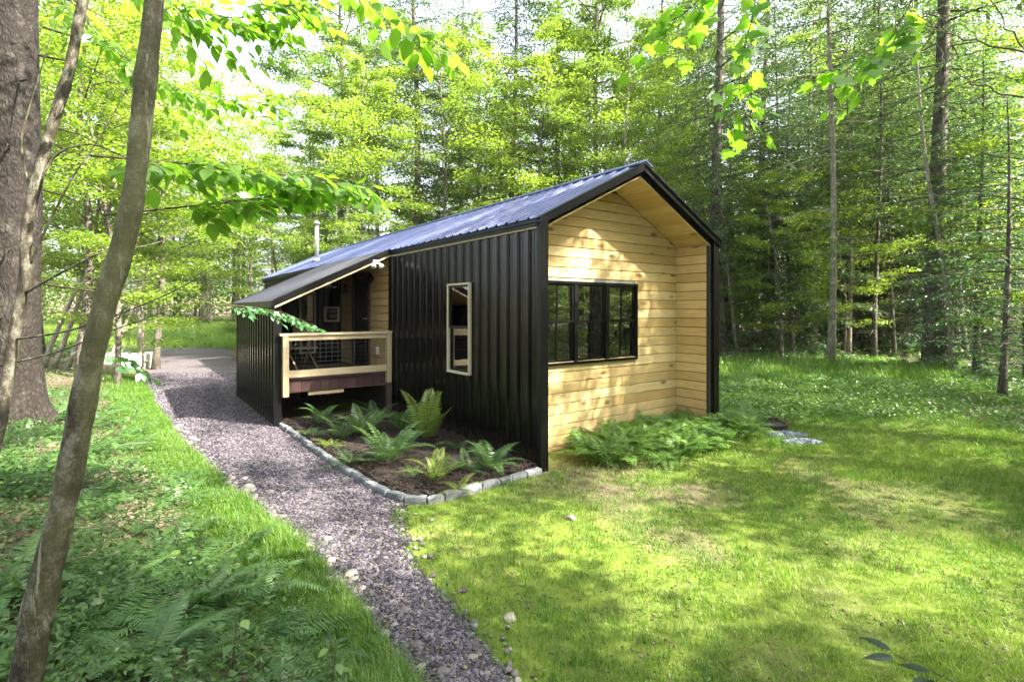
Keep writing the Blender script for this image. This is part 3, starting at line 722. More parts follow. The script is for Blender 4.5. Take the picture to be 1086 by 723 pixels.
# door
dr = empty('door', (0, 0, 0), 0, cab)
mb = MB(); mb.box(-.02, .03, DR[0], DR[1], DR[2], DR[3]); mb.box(-.026, -.021, DR[0]+.12, DR[1]-.12, DR[2]+.2, DR[3]-.15); mb.build('door_leaf', MAT['door'], dr)
mb = MB(); mb.box(-.045, -.009, DR[0]-.07, DR[0], DR[2], DR[3]+.07); mb.box(-.045, -.009, DR[1], DR[1]+.07, DR[2], DR[3]+.07); mb.box(-.043, -.009, DR[0], DR[1], DR[3], DR[3]+.07); mb.build('door_frame', MAT['rust'], dr)
mb = MB(); mb.tube([(-.028, 5.58, 1.75), (-.07, 5.58, 1.75), (-.072, 5.68, 1.75)], .01, 6); mb.build('handle', MAT['galv'], dr)
# fittings
fl = empty('floodlight', (-.37, WT0-.16, 2.80), 0, cab)
for sx in (-.06, .06):
    mb = MB(); a = np.array([sx, -.02, -.03]); d = nz((sx*4, -1, -.8)); mb.tube([a, a+d*.05, a+d*.1, a+d*.12], [.02, .035, .05, .05], 10); mb.build('lamp_head', MAT['white'], fl)
mb = MB(); mb.box(-.05, .05, -.02, .02, -.04, .03); mb.build('bracket', MAT['white'], fl)
mb = MB(); mb.tube([(-.01, 5.28, 2.55), (-.06, 5.28, 2.56)], .03, 10); mb.tube([(-.075, 5.28, 2.46), (-.075, 5.28, 2.66)], .035, 10); mb.build('wall_lamp', MAT['trim'], cab)
mb = MB(); mb.tube([(-.01, 6.75, 2.40), (-.06, 6.75, 2.41)], .03, 10); mb.tube([(-.075, 6.75, 2.32), (-.075, 6.75, 2.50)], .035, 10); mb.build('wall_lamp', MAT['trim'], cab)
mb = MB(); mb.box(-.42, -.16, PT-.14, PT-.03, 2.43, 2.46); mb.box(-.33, -.25, PT-.07, PT-.03, 2.46, 2.56); mb.build('porch_light', MAT['white'], cab)
mb = MB(); mb.box(-.06, -.01, 5.0, 5.09, 1.06, 1.2); mb.build('outlet_box', MAT['white'], cab)
ch = MB(); ch.tube([(.6, 11.25, 3.3), (.6, 11.25, 4.5)], .06, 14); ch.tube([(.6, 11.25, 4.48), (.6, 11.25, 4.52), (.6, 11.25, 4.60)], [.10, .10, .02], 14); ch.tube([(.6, 11.25, 3.36), (.6, 11.25, 3.46)], [.15, .08], 14)
ch.build('chimney_pipe', MAT['galv'], roof)
# wooden chair on the deck
ca, sa = U, T
def hp(u, t_, z=0): p = A+U*u+T*t_; return (p[0], p[1], z)
cr = empty('wooden_chair', hp(-1.15, 6.2, .75), math.atan2(U[1], U[0])+.3); tag(cr, 'folding wooden chair standing on the porch deck', 'chair')
def bar(name, a, b, r=.018): m_ = MB(); m_.tube([a, b], r, 4); m_.build(name, MAT['lumber'], cr)
bar('leg', (-.22, -.22, 0), (-.22, .2, .43)); bar('leg', (.22, -.22, 0), (.22, .2, .43)); bar('leg', (-.2, .24, 0), (-.2, -.1, .9)); bar('leg', (.2, .24, 0), (.2, -.1, .9))
m_ = MB(); m_.box(-.24, .24, -.18, .24, .40, .43); m_.build('seat', MAT['lumber'], cr)
m_ = MB(); [m_.box(-.2, .2, -.075-.02*k, -.06-.02*k, .62+.09*k, .69+.09*k) for k in range(3)]; m_.build('backrest', MAT['lumber'], cr)

# ------------------------------------------------------------------ fire pit, slab
p = at(806, 452, 8.7); fp = empty('fire_pit', (p[0], p[1], 0)); tag(fp, 'rusty steel fire ring on blue grey gravel beyond the cabin corner', 'fire pit')
mb = MB(); an = np.linspace(0, 2*PI, 29)[:-1]
for r0, r1 in ((.40, .385),):
    V = [(r*math.cos(a), r*math.sin(a), z) for z, r in ((-.02, .40), (.08, .40), (.085, .425), (.095, .425), (.08, .385), (-.02, .385)) for a in an]
    mb.add(V, [(i*28+j, i*28+(j+1) % 28, (i+1)*28+(j+1) % 28, (i+1)*28+j) for i in range(5) for j in range(28)], .5)
mb.build('ring', MAT['rust'], fp); mb = MB(); mb.tube([(0, 0, .0), (0, 0, .06)], .38, 20); mb.build('ash_bed', MAT['dark'], fp)
def gravel_heap(cx, cy, rx, ry, n, name, lab):
    mb = MB(); r_ = np.sqrt(rng.random(n)); a = rng.random(n)*2*PI; V, Fc = ico(1, 8, .2, .7)
    z = .03*(1-r_**2); M = rotm(n, .7)*(.018+.022*rng.random(n))[:, None, None]
    mb.inst(V, Fc, M, np.stack([cx+rx*r_*np.cos(a), cy+ry*r_*np.sin(a), z+.01], -1), rng.random(n)); tag(mb.build(name, MAT['blue_gravel']), lab, 'gravel', kind='stuff')
MAT['blue_gravel'] = stone_mat('blue_grey_gravel', (.10, .12, .17), (.28, .31, .38))
gravel_heap(p[0]+.12, p[1]-.62, .30, .17, 420, 'gravel_ring', 'blue grey gravel spread round the fire ring')
q = at(851, 470, 7.65); gravel_heap(q[0], q[1], .28, .12, 330, 'gravel_patch', 'small blue grey gravel patch in the lawn')
q = at(128, 392, 17.2); mb = MB()
def bevbox(mb, x, y, z, b=.03, tint=.5):
    v = []; 
    for zz, i in ((0, 0), (z-b, 0), (z, b)): v += [(-x+i, -y+i, zz), (x-i, -y+i, zz), (x-i, y-i, zz), (-x+i, y-i, zz)]
    mb.add(v, [(k*4+j, k*4+(j+1) % 4, (k+1)*4+(j+1) % 4, (k+1)*4+j) for k in range(2) for j in range(4)]+[(8, 9, 10, 11), (3, 2, 1, 0)], tint)
bevbox(mb, .85, .6, .5); o = mb.build('concrete_block', MAT['concrete'], None, (q[0]+.05, q[1], .0)); o.rotation_euler = (0, 0, .1)
tag(o, 'sunlit pale concrete slab beside the far end of the path', 'concrete block')

# ------------------------------------------------------------------ leaf templates
def fan(outline, c=(0, .35)):
    v = [(c[0], c[1], .03)]+[(x, y, -.10*abs(x)-.10*y*y) for x, y in outline]; n = len(outline)
    return np.array(v), [(0, 1+i, 1+(i+1) % n) for i in range(n)]
half = [(.10, -.07), (.30, -.12), (.33, .02), (.56, .06), (.60, .20), (.50, .27), (.57, .46), (.42, .48), (.40, .58), (.27, .55), (.19, .64), (.18, .82), (.09, .86)]
MAPLE = fan([(0, 0)]+half+[(0, 1.05)]+[(-x, y) for x, y in half[::-1]])
hov = [(.13, .06), (.24, .2), (.30, .4), (.26, .6), (.15, .8)]
OVATE = (np.array([(0, 0, 0), (0, .5, 0), (0, 1.05, -.12)]+[(x, y, .05*0+.14*x-.08*y*y) for x, y in hov]+[(-x, y, .14*x-.08*y*y) for x, y in hov]),
         [(0, 3, 4, 1), (1, 4, 5, 6), (1, 6, 7, 2), (0, 1, 9, 8), (1, 11, 10, 9), (1, 2, 12, 11)])
RHOMB = (np.array([(0, 0, 0), (.30, .42, .05), (0, 1, -.08), (-.30, .42, .05)]), [(0, 1, 2, 3)])
NEEDLE = (np.array([(0, 0, 0), (.17, .4, 0), (0, 1, -.1), (-.17, .4, 0)]), [(0, 1, 2, 3)])
LANCE = (OVATE[0]*np.array([.5, 1, 1]), OVATE[1])
def frames(dirs, tilt=.35, roll=None):
    """basis with y along dirs and z roughly up"""
    n = len(dirs); d = dirs/(np.linalg.norm(dirs, axis=1)[:, None]+1e-9)
    up = np.array([0, 0, 1.])+rng.normal(0, tilt, (n, 3)); x = np.cross(d, up); x /= np.linalg.norm(x, axis=1)[:, None]+1e-9
    z = np.cross(x, d); return np.stack([x, d, z], -1)

# ------------------------------------------------------------------ near leafy boughs
def spline(P, n=24):
    P = np.asarray(P, float); s = np.r_[0, np.cumsum(np.linalg.norm(np.diff(P, axis=0), axis=1))]; q = np.linspace(0, s[-1], n)
    R = np.stack([np.interp(q, s, P[:, i]) for i in range(3)], -1)
    for _ in range(2): R[1:-1] = (R[:-2]+2*R[1:-1]+R[2:])/4
    return R
def bough(name, label, cat, pts, tmpl, mat, size, ntw, tl, lpt, r0=.008, group=None, droop=.25, start=.1, plane=None, tilt=.35, parent=None, twigmat='gtwig'):
    P = spline([at(*p) for p in pts], 30); base = P[0].copy(); P = P-base
    r = empty(name, base) if parent is None else parent
    if parent is None: tag(r, label, cat, group)
    tw, lf = MB(), MB(); tw.tube(P, np.linspace(r0, r0*.2, 30), 5)
    LP, LD = [], []
    for i in range(ntw):
        f = start+(1-start)*(i+random.random()*.6)/ntw; j = min(28, int(f*29)); tg = nz(P[j+1]-P[j]); sd = nz(np.cross(tg, [0, 0, 1]))
        dr = nz(sd*(1 if i % 2 else -1)*random.uniform(.5, 1.1)+tg*random.uniform(.4, 1.0)+np.array([0, 0, random.uniform(-.35, .25)]))
        L = tl*random.uniform(.5, 1.15)*(1-.45*f)
        s = np.linspace(0, 1, 6)[:, None]; Q = P[j]+dr*L*s+np.array([0, 0, -droop*L])*s**2
        tw.tube(Q, np.linspace(r0*.35, r0*.12, 6), 3, .5, False)
        for k in range(lpt):
            g = (k+.7)/lpt; q = np.array([np.interp(g, s[:, 0], Q[:, a]) for a in range(3)])
            sv = nz(np.cross(dr, [0, 0, 1])); ld = dr*.7+sv*(1 if k % 2 else -1)*random.uniform(.5, 1)+np.array([0, 0, random.uniform(-1.1, .0)])
            if k == lpt-1: ld = dr+np.array([0, 0, -.3])
            ld = nz(ld); pet = size*.22; LP.append(q+ld*pet); LD.append(ld)
            tw.tube([q, q+ld*pet], [r0*.1, r0*.08], 3, .5, False)
    LP = np.array(LP); LD = np.array(LD); n = len(LP); sz = size*(.6+.5*rng.random(n))
    lf.inst(tmpl[0], tmpl[1], frames(LD, tilt)*sz[:, None, None], LP, np.clip(rng.normal(.5, .25, n), 0, 1), True)
    tw.build('twigs', MAT[twigmat], r); lf.build('leaves', MAT[mat], r); return r
G1 = 'leafy boughs hanging into the view'
bough('leafy_bough', 'long leafy bough reaching right across the upper left', 'bough', [(95, 165, 3.2), (180, 172, 3.3), (260, 180, 3.5), (330, 188, 3.7), (388, 200, 3.8)], OVATE, 'near', .15, 34, .5, 7, .009, G1)
bough('leafy_bough', 'lower leafy bough just under the long one at upper left', 'bough', [(110, 228, 3.3), (200, 219, 3.4), (270, 212, 3.6), (325, 198, 3.7)], OVATE, 'near', .14, 20, .42, 6, .009, G1, start=.4)
bough('leafy_bough', 'leafy bough along the top left edge beside the main trunk', 'bough', [(110, -40, 4.0), (180, 10, 4.1), (250, 20, 4.2), (330, 8, 4.4)], OVATE, 'near', .13, 40, .65, 8, .01, G1)
bough('leafy_bough', 'leafy bough between the two slim trunks at top left', 'bough', [(60, -20, 4.6), (110, 45, 4.6), (170, 90, 4.8), (230, 105, 5.0), (290, 110, 5.2)], OVATE, 'near', .12, 36, .65, 8, .01, G1)
bough('leafy_bough', 'small sprig of large leaves hanging at the top, left of centre', 'bough', [(335, -40, 3.0), (385, -5, 3.0), (430, 28, 3.1), (478, 52, 3.1)], OVATE, 'near', .13, 15, .28, 4, .006, G1)
bough('maple_bough', 'maple sprig with lobed leaves at the top, left of the bare twig', 'bough', [(780, -50, 2.6), (752, -10, 2.6), (722, 18, 2.7), (690, 32, 2.7)], MAPLE, 'maple', .088, 18, .36, 3, .005, G1, droop=.4)
bough('maple_bough', 'maple sprig hanging straight down over the forest, top right of centre', 'bough', [(806, -45, 2.7), (800, 10, 2.7), (790, 50, 2.7), (783, 95, 2.75), (797, 145, 2.8)], MAPLE, 'maple', .088, 15, .26, 3, .005, G1, droop=.5)
bough('maple_bough', 'maple sprig in front of the right hand trees near the top edge', 'bough', [(985, -45, 2.5), (965, 5, 2.5), (945, 42, 2.5), (930, 58, 2.5), (900, 62, 2.5)], MAPLE, 'maple', .088, 18, .42, 3, .005, G1, start=.3, droop=.3)
bough('hemlock_bough', 'pale bluish bough drooping before the porch wing corner', 'bough', [(232, 322, 6.0), (270, 326, 6.1), (300, 331, 6.2), (333, 345, 6.3)], RHOMB, 'darkleaf', .09, 18, .3, 8, .005, G1)
bough('seedling_sprig', 'dark leafy sprig beside the pale slab at the path', 'sprig', [(95, 375, 7.2), (125, 380, 7.2), (160, 398, 7.3)], OVATE, 'darkleaf', .13, 9, .22, 4, .005, G1)
bough('leafy_bough', 'dim blurred leaves at the bottom right edge', 'bough', [(1070, 765, 1.3), (1035, 735, 1.3), (990, 712, 1.3), (945, 692, 1.32)], LANCE, 'dimleaf', .10, 4, .05, 2, .003, G1, start=.45)

# ------------------------------------------------------------------ the near slim trees
def trunk_from_px(path, seed, n=24, nodes=150):
    P = np.array([at(a, b, d) for a, b, w_, d in path]); R = np.array([w_*.5/F*d*math.cos(math.atan((a-543)/F)) for a, b, w_, d in path])
    s = np.r_[0, np.cumsum(np.linalg.norm(np.diff(P, axis=0), axis=1))]; q = np.linspace(0, s[-1], nodes)
    Q = np.stack([np.interp(q, s, P[:, i]) for i in range(3)], -1)
    for _ in range(14): Q[1:-1] = (Q[:-2]+2*Q[1:-1]+Q[2:])/4
    r = np.interp(q, s, R)*(1+.05*np.sin(q*9+seed)+.04*np.sin(q*23+seed)); r2 = np.random.default_rng(seed)
    kn = .10*sum(np.exp(-((q[:, None]-r2.uniform(.1, s[-1]))/.03)**2-((np.arange(n)[None]-r2.integers(3, n-3))/1.6)**2) for _ in range(9))
    rr = r[:, None]*(1+.016*r2.normal(size=(nodes, n))+kn)
    return Q, rr
def near_tree(name, label, path, mat, seed, top, limbs=(), knots=()):
    Q, rr = trunk_from_px(path, seed); base = Q[0].copy(); base[2] = float(height(base[0], base[1]))
    r = empty(name, base); tag(r, label, 'tree', None)
    # continue above the frame
    d = nz(Q[-1]-Q[-16]); ext = [Q[-1]+d*k*.5+np.array([.02*k*math.sin(k), .02*k, .03*k]) for k in range(1, 14)]
    PP = np.concatenate([[Q[0]-np.array([0, 0, .4])], Q, ext])-base; RR = np.concatenate([[rr[0]*1.35], rr, [rr[-1]*(1-.05*k) for k in range(1, 14)]])
    tr = MB(); tr.tube(PP, RR, 24)
    for a, b in knots: p = at(*a)-base; q_ = at(*b)-base; tr.tube([p, (p+q_)/2, q_], [.03, .018, .006], 6)
    tr.build('trunk', MAT[mat], r)
    lf = MB(); lb = MB(); LP = []
    for k in range(9):                                # crown above the view
        p = PP[-1-(k % 5)*2]; az = random.random()*2*PI; e = p+np.array([math.cos(az)*1.6, math.sin(az)*1.6, random.uniform(.4, 1.3)]); lb.tube([p, (p+e)/2+[0, 0, .15], e], [.02, .012, .004], 4)
        m = 150; f = rng.random(m)**.6; LP.append(p+(e-p)*f[:, None]+rng.normal(0, .28, (m, 3))*[1, 1, .45])
    LP = np.concatenate(LP); n = len(LP); lf.inst(*OVATE, frames(rng.normal(size=(n, 3))*[1, 1, .4]+[0, 0, -.3], .4)*(.08+.04*rng.random(n))[:, None, None], LP, rng.random(n), True)
    for pts in limbs:
        Pp = spline([at(*p) for p in pts], 20)-base; l1 = MB(); l1.tube(Pp, np.linspace(.011, .002, 20), 5); l1.build('limb', MAT['bark_near'], r)
    lb.build('limbs', MAT['bark_near'], r); lf.build('crown', MAT['near'], r); return r
T1 = [(17, 775, 43, 2.05), (27, 723, 41, 2.05), (46, 620, 37, 2.05), (67, 540, 33, 2.08), (84, 450, 30, 2.1), (95, 390, 29, 2.1), (108, 335, 28, 2.1), (128, 270, 26, 2.15), (140, 220, 26, 2.15), (148, 150, 25, 2.2), (155, 80, 24, 2.2), (164, 0, 22, 2.25), (172, -60, 21, 2.3)]
near_tree('slim_tree', 'slender grey trunk leaning across the left foreground', T1, 'bark_near', 3, 7)
T2 = [(-12, 500, 15, 4.2), (4, 432, 15, 4.2), (15, 355, 14, 4.2), (24, 310, 14, 4.2), (30, 285, 17, 4.2), (27, 250, 14, 4.2), (36, 200, 14, 4.2), (55, 135, 14, 4.2), (74, 75, 13, 4.2), (88, 0, 12, 4.2), (98, -60, 11, 4.2)]
near_tree('slim_tree', 'thin bent trunk in front of the big spruce at far left', T2, 'bark_near', 5, 7,
          limbs=[[(30, 285, 4.2), (50, 240, 4.1), (75, 190, 4.0), (110, 140, 4.0), (140, 85, 4.0)], [(24, 312, 4.2), (60, 292, 4.1), (110, 265, 4.0), (160, 262, 4.1), (240, 225, 4.3)],
                 [(15, 360, 4.2), (70, 352, 4.0), (120, 336, 3.9), (180, 312, 3.9), (245, 275, 4.0)], [(0, 388, 4.3), (60, 374, 4.1), (120, 350, 3.9), (200, 322, 3.9)],
                 [(40, 195, 4.2), (60, 160, 4.2), (95, 150, 4.3), (150, 175, 4.4), (220, 200, 4.5)], [(34, 212, 4.2), (20, 150, 4.2), (48, 60, 4.3), (60, 10, 4.3)]])
# ------------------------------------------------------------------ forest trees (templates)
def conifer(seed, Ht, r0, z0, Lm, nb, droop, leaf=.16, dens=1.0, dead=8, mat='conifer', bark='bark', tmpl=NEEDLE, shape=.75, lean=0, twl=.34):
    r = np.random.default_rng(seed); tr, lf = MB(), MB()
    zz = np.linspace(-.3, Ht, 14); tx = lean*(zz/Ht)+.12*np.sin(zz*.35+seed); P = np.stack([tx, .10*np.cos(zz*.3+seed), zz], -1)
    rad = r0*(1-.93*np.clip(zz/Ht, 0, 1)**.9); rad[0] *= 1.5; rad[1] *= 1.12 if len(rad) > 1 else 1
    tr.tube(P, rad, 9)
    tp = lambda z: np.array([np.interp(z, zz, P[:, 0]), np.interp(z, zz, P[:, 1]), z])
    for i in range(dead):
        z = r.uniform(1.2, z0+2); a = r.random()*2*PI; L = r.uniform(.6, 2.0); p = tp(z); d = np.array([math.cos(a), math.sin(a), r.uniform(-.25, .1)])
        s = np.linspace(0, 1, 5)[:, None]; Q = p+d*L*s+np.array([0, 0, -.1*L])*s**2; tr.tube(Q, np.linspace(.014, .003, 5), 3, .5, False)
        for k in range(3):
            q = p+d*L*(.4+.2*k); e = q+np.array([-d[1], d[0], -.1])*L*.3*(1 if k % 2 else -1)+d*.2; tr.tube([q, e], [.006, .002], 3, .5, False)
    LP, LD, LS = [], [], []
    for i in range(nb):
        f = (i+r.random())/nb; z = z0+(Ht-.3-z0)*f**.9; p = tp(z); a = i*2.4+r.uniform(-.4, .4)
        L = Lm*((1-f)**shape+.05)*r.uniform(.55, 1.1)*(1 if f > .12 else .75); d = np.array([math.cos(a), math.sin(a), 0]); up = .25*f
        s = np.linspace(0, 1, 6); Q = p+d*L*s[:, None]+np.array([0, 0, 1.])*(L*(up*s-droop*s**1.8))[:, None]
        tr.tube(Q, np.linspace(max(.008, .014*L), .003, 6), 3, .5, False)
        sd = np.array([-d[1], d[0], 0]); nt = max(4, int(L*5.0*dens))
        for k in range(nt):
            g = .12+.88*(k+r.random())/nt; q = np.array([np.interp(g, s, Q[:, c]) for c in range(3)])
            tL = (twl*L*(1-g*.75)+.15)*r.uniform(.6, 1.1); td = sd*(1 if k % 2 else -1)+d*r.uniform(.35, .9)+np.array([0, 0, r.uniform(-.45, .05)]); td = td/np.linalg.norm(td)
            m = max(3, int(tL/(leaf*.42))); h = (np.arange(m)+.5)/m
            pos = q+td*tL*h[:, None]+np.array([0, 0, -.25*tL])*(h**2)[:, None]+r.normal(0, leaf*.12, (m, 3))
            LP.append(pos); ls = td[None]*.8+np.cross(td, [0, 0, 1])[None]*(np.where(np.arange(m) % 2, 1, -1)*.75)[:, None]+r.normal(0, .25, (m, 3))-np.array([0, 0, .15])
            LD.append(ls); LS.append(np.full(m, leaf)*r.uniform(.8, 1.3, m))
    LP, LD, LS = np.concatenate(LP), np.concatenate(LD), np.concatenate(LS); n = len(LP)
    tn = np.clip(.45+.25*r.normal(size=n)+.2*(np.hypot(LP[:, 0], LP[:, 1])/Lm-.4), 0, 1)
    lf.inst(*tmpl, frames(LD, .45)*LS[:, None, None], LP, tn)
    return (tr.mesh('trunk'), bark), (lf.mesh('crown'), mat)
def decid(seed, Ht, r0, z0, spread, nl, leaf=.10, lpc=60, mat='decid', bark='bark', tmpl=RHOMB, flat=.28, curve=0.0, rise=.5, stems=1):
    r = np.random.default_rng(seed); tr, lf = MB(), MB(); LP = []
    for st in range(stems):
        cx = r.uniform(-1, 1)*curve+(0 if stems == 1 else r.uniform(-1.2, 1.2)); cy = r.uniform(-1, 1)*curve; bx_ = 0 if stems == 1 else (st-(stems-1)/2)*.25
        zz = np.linspace(-.3, Ht, 14); f = np.clip(zz/Ht, 0, 1); P = np.stack([bx_+cx*f**1.6+.1*np.sin(zz*.8+seed+st), cy*f**1.4+.1*np.cos(zz*.6+seed), zz], -1)
        rad = r0*(1-.9*f**.9)/(1 if stems == 1 else 1.2); rad[0] *= 1.4; tr.tube(P, rad, 8)
        for i in range(nl//stems):
            g = (i+r.random())/(nl//stems); z = z0+(Ht-z0-.2)*g; p = np.array([np.interp(z, zz, P[:, 0]), np.interp(z, zz, P[:, 1]), z]); a = i*2.4+r.uniform(-.5, .5)+st
            L = spread*(math.sin((.15+.8*g)*PI)**.6)*r.uniform(.6, 1.15); d = np.array([math.cos(a), math.sin(a), 0]); s = np.linspace(0, 1, 7)
            Q = p+d*L*s[:, None]+np.array([0, 0, 1.])*(L*rise*(s**.8-.35*s**2.2))[:, None]+r.normal(0, .05*L, (7, 3))*s[:, None]
            tr.tube(Q, np.linspace(max(.01, r0*.28*(1-g*.6)), .004, 7), 4, .5, False)
            for k in range(int(3+L*2.0)):
                h = r.uniform(.25, 1.0); q = np.array([np.interp(h, s, Q[:, c]) for c in range(3)]); az = a+r.uniform(-1.3, 1.3); l2 = L*.35*r.uniform(.5, 1.2)
                e = q+np.array([math.cos(az), math.sin(az), r.uniform(-.15, .35)])*l2; tr.tube([q, (q+e)/2+[0, 0, .03], e], [.009, .006, .002], 3, .5, False)
                m = int(lpc*r.uniform(.5, 1.3)); hh = r.random(m)**.7; c_ = q+(e-q)*hh[:, None]+r.normal(0, 1, (m, 3))*np.array([.30, .30, .30*flat])*(.5+.5*l2); c_[:, 2] -= .1*hh
                LP.append(c_)
    LP = np.concatenate(LP); n = len(LP)
    D = r.normal(size=(n, 3))*np.array([1, 1, .35])+np.array([0, 0, -.25]); tn = np.clip(r.normal(.5, .24, n), 0, 1)
    lf.inst(*tmpl, frames(D, .35)*(leaf*(.65+.6*r.random(n)))[:, None, None], LP, tn)
    return (tr.mesh('trunk'), bark), (lf.mesh('crown'), mat)
TPL = {
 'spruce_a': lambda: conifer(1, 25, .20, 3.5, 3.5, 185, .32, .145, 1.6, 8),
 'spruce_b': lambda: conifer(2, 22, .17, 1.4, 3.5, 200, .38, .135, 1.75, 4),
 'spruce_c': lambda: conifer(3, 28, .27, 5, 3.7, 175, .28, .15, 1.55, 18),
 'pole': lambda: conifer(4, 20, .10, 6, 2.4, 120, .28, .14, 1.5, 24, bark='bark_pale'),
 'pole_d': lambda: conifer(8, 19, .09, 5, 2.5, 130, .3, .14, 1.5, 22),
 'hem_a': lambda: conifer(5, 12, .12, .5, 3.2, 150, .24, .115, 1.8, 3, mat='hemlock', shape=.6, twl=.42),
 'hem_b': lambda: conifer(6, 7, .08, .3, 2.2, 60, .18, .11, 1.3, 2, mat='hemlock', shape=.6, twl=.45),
 'maple_a': lambda: decid(11, 14, .14, 2.6, 3.4, 40, .12, 100, 'decid_y'),
 'maple_b': lambda: decid(12, 10, .09, 1.4, 2.8, 36, .105, 100, 'decid_y', curve=1.2),
 'beech': lambda: decid(13, 16, .16, 3.5, 3.6, 42, .12, 95, 'decid', 'bark_pale'),
 'tall_b': lambda: decid(14, 22, .2, 8.5, 3.6, 46, .14, 110, 'decid'),
 'sapling': lambda: decid(15, 5, .035, .6, 1.5, 24, .085, 45, 'decid_y', 'bark_pale', curve=.6),
 'shrub': lambda: decid(16, 2.6, .03, .2, 1.4, 22, .09, 60, 'decid', stems=3, rise=.7),
 'clump': lambda: decid(17, 9, .075, 4.2, 2.2, 20, .11, 50, 'decid_y', 'bark_pale', curve=1.6, stems=4),
}
CACHE = {}
def tree(kind, x, y, label, sc=1.0, rz=None, name=None, cat='tree', group='forest trees round the clearing', tilt=(0, 0)):
    if kind not in CACHE:
        CACHE[kind] = TPL[kind]()
        for me_, mt in CACHE[kind]: me_.materials.append(MAT[mt])
    nm = name or {'s': 'spruce_tree', 'p': 'pole_tree', 'h': 'hemlock_tree', 'm': 'maple_tree', 'b': 'beech_tree', 't': 'tall_tree', 'c': 'tree_clump'}[kind[0]]
    r = empty(nm, (x, y, float(height(x, y))), random.random()*6.28 if rz is None else rz); r.scale = (sc, sc, sc); r.rotation_euler[0] = tilt[0]; r.rotation_euler[1] = tilt[1]
    tag(r, label, cat, group)
    (a, _), (b, _) = CACHE[kind]
    link(bpy.data.objects.new('trunk', a), r); link(bpy.data.objects.new('crown', b), r); return r
def tpx(kind, px, d, label, **k): return tree(kind, (px-543)/F*d, d, label, **k)

# big spruce at the far left, with root flare
sp = at(12, 440, 7.2); r = empty('spruce_tree', (sp[0], sp[1], float(height(sp[0], sp[1])))); tag(r, 'massive dark spruce trunk with scaly bark at the far left', 'tree')
zz = np.array([-.4, -.05, .12, .3, .6, 1, 2, 3, 4.5, 6, 9, 14, 20]); an = np.arange(28)*2*PI/28
rr = .82*np.array([.66, .64, .56, .48, .42, .385, .375, .37, .36, .34, .29, .2, .08])[:, None]*(1+(np.exp(-np.clip(zz, 0, 9)/.25)[:, None]*.25*np.cos(an*5+1)[None]))*(1+.03*np.random.default_rng(5).normal(size=(13, 28)))
mb = MB(); mb.tube(np.stack([0*zz, 0*zz, zz], -1), rr, 28)
for i in range(14):
    z = 1.5+i*.45; a = random.uniform(-2.2, 1.2); L = random.uniform(.5, 1.5); d = np.array([math.cos(a), math.sin(a), -.15]); p_ = np.array([0, 0, z])+d*.33
    mb.tube([p_, p_+d*L*.5, p_+d*L+[0, 0, -.15*L]], [.016, .01, .003], 4, .5, False)
mb.build('trunk', MAT['bark_spruce'], r)
cm = conifer(21, 21, .05, 7.5, 3.4, 70, .3, .2, .9, 0)[1][0]; cm.materials.append(MAT['conifer']); link(bpy.data.objects.new('crown', cm), r)

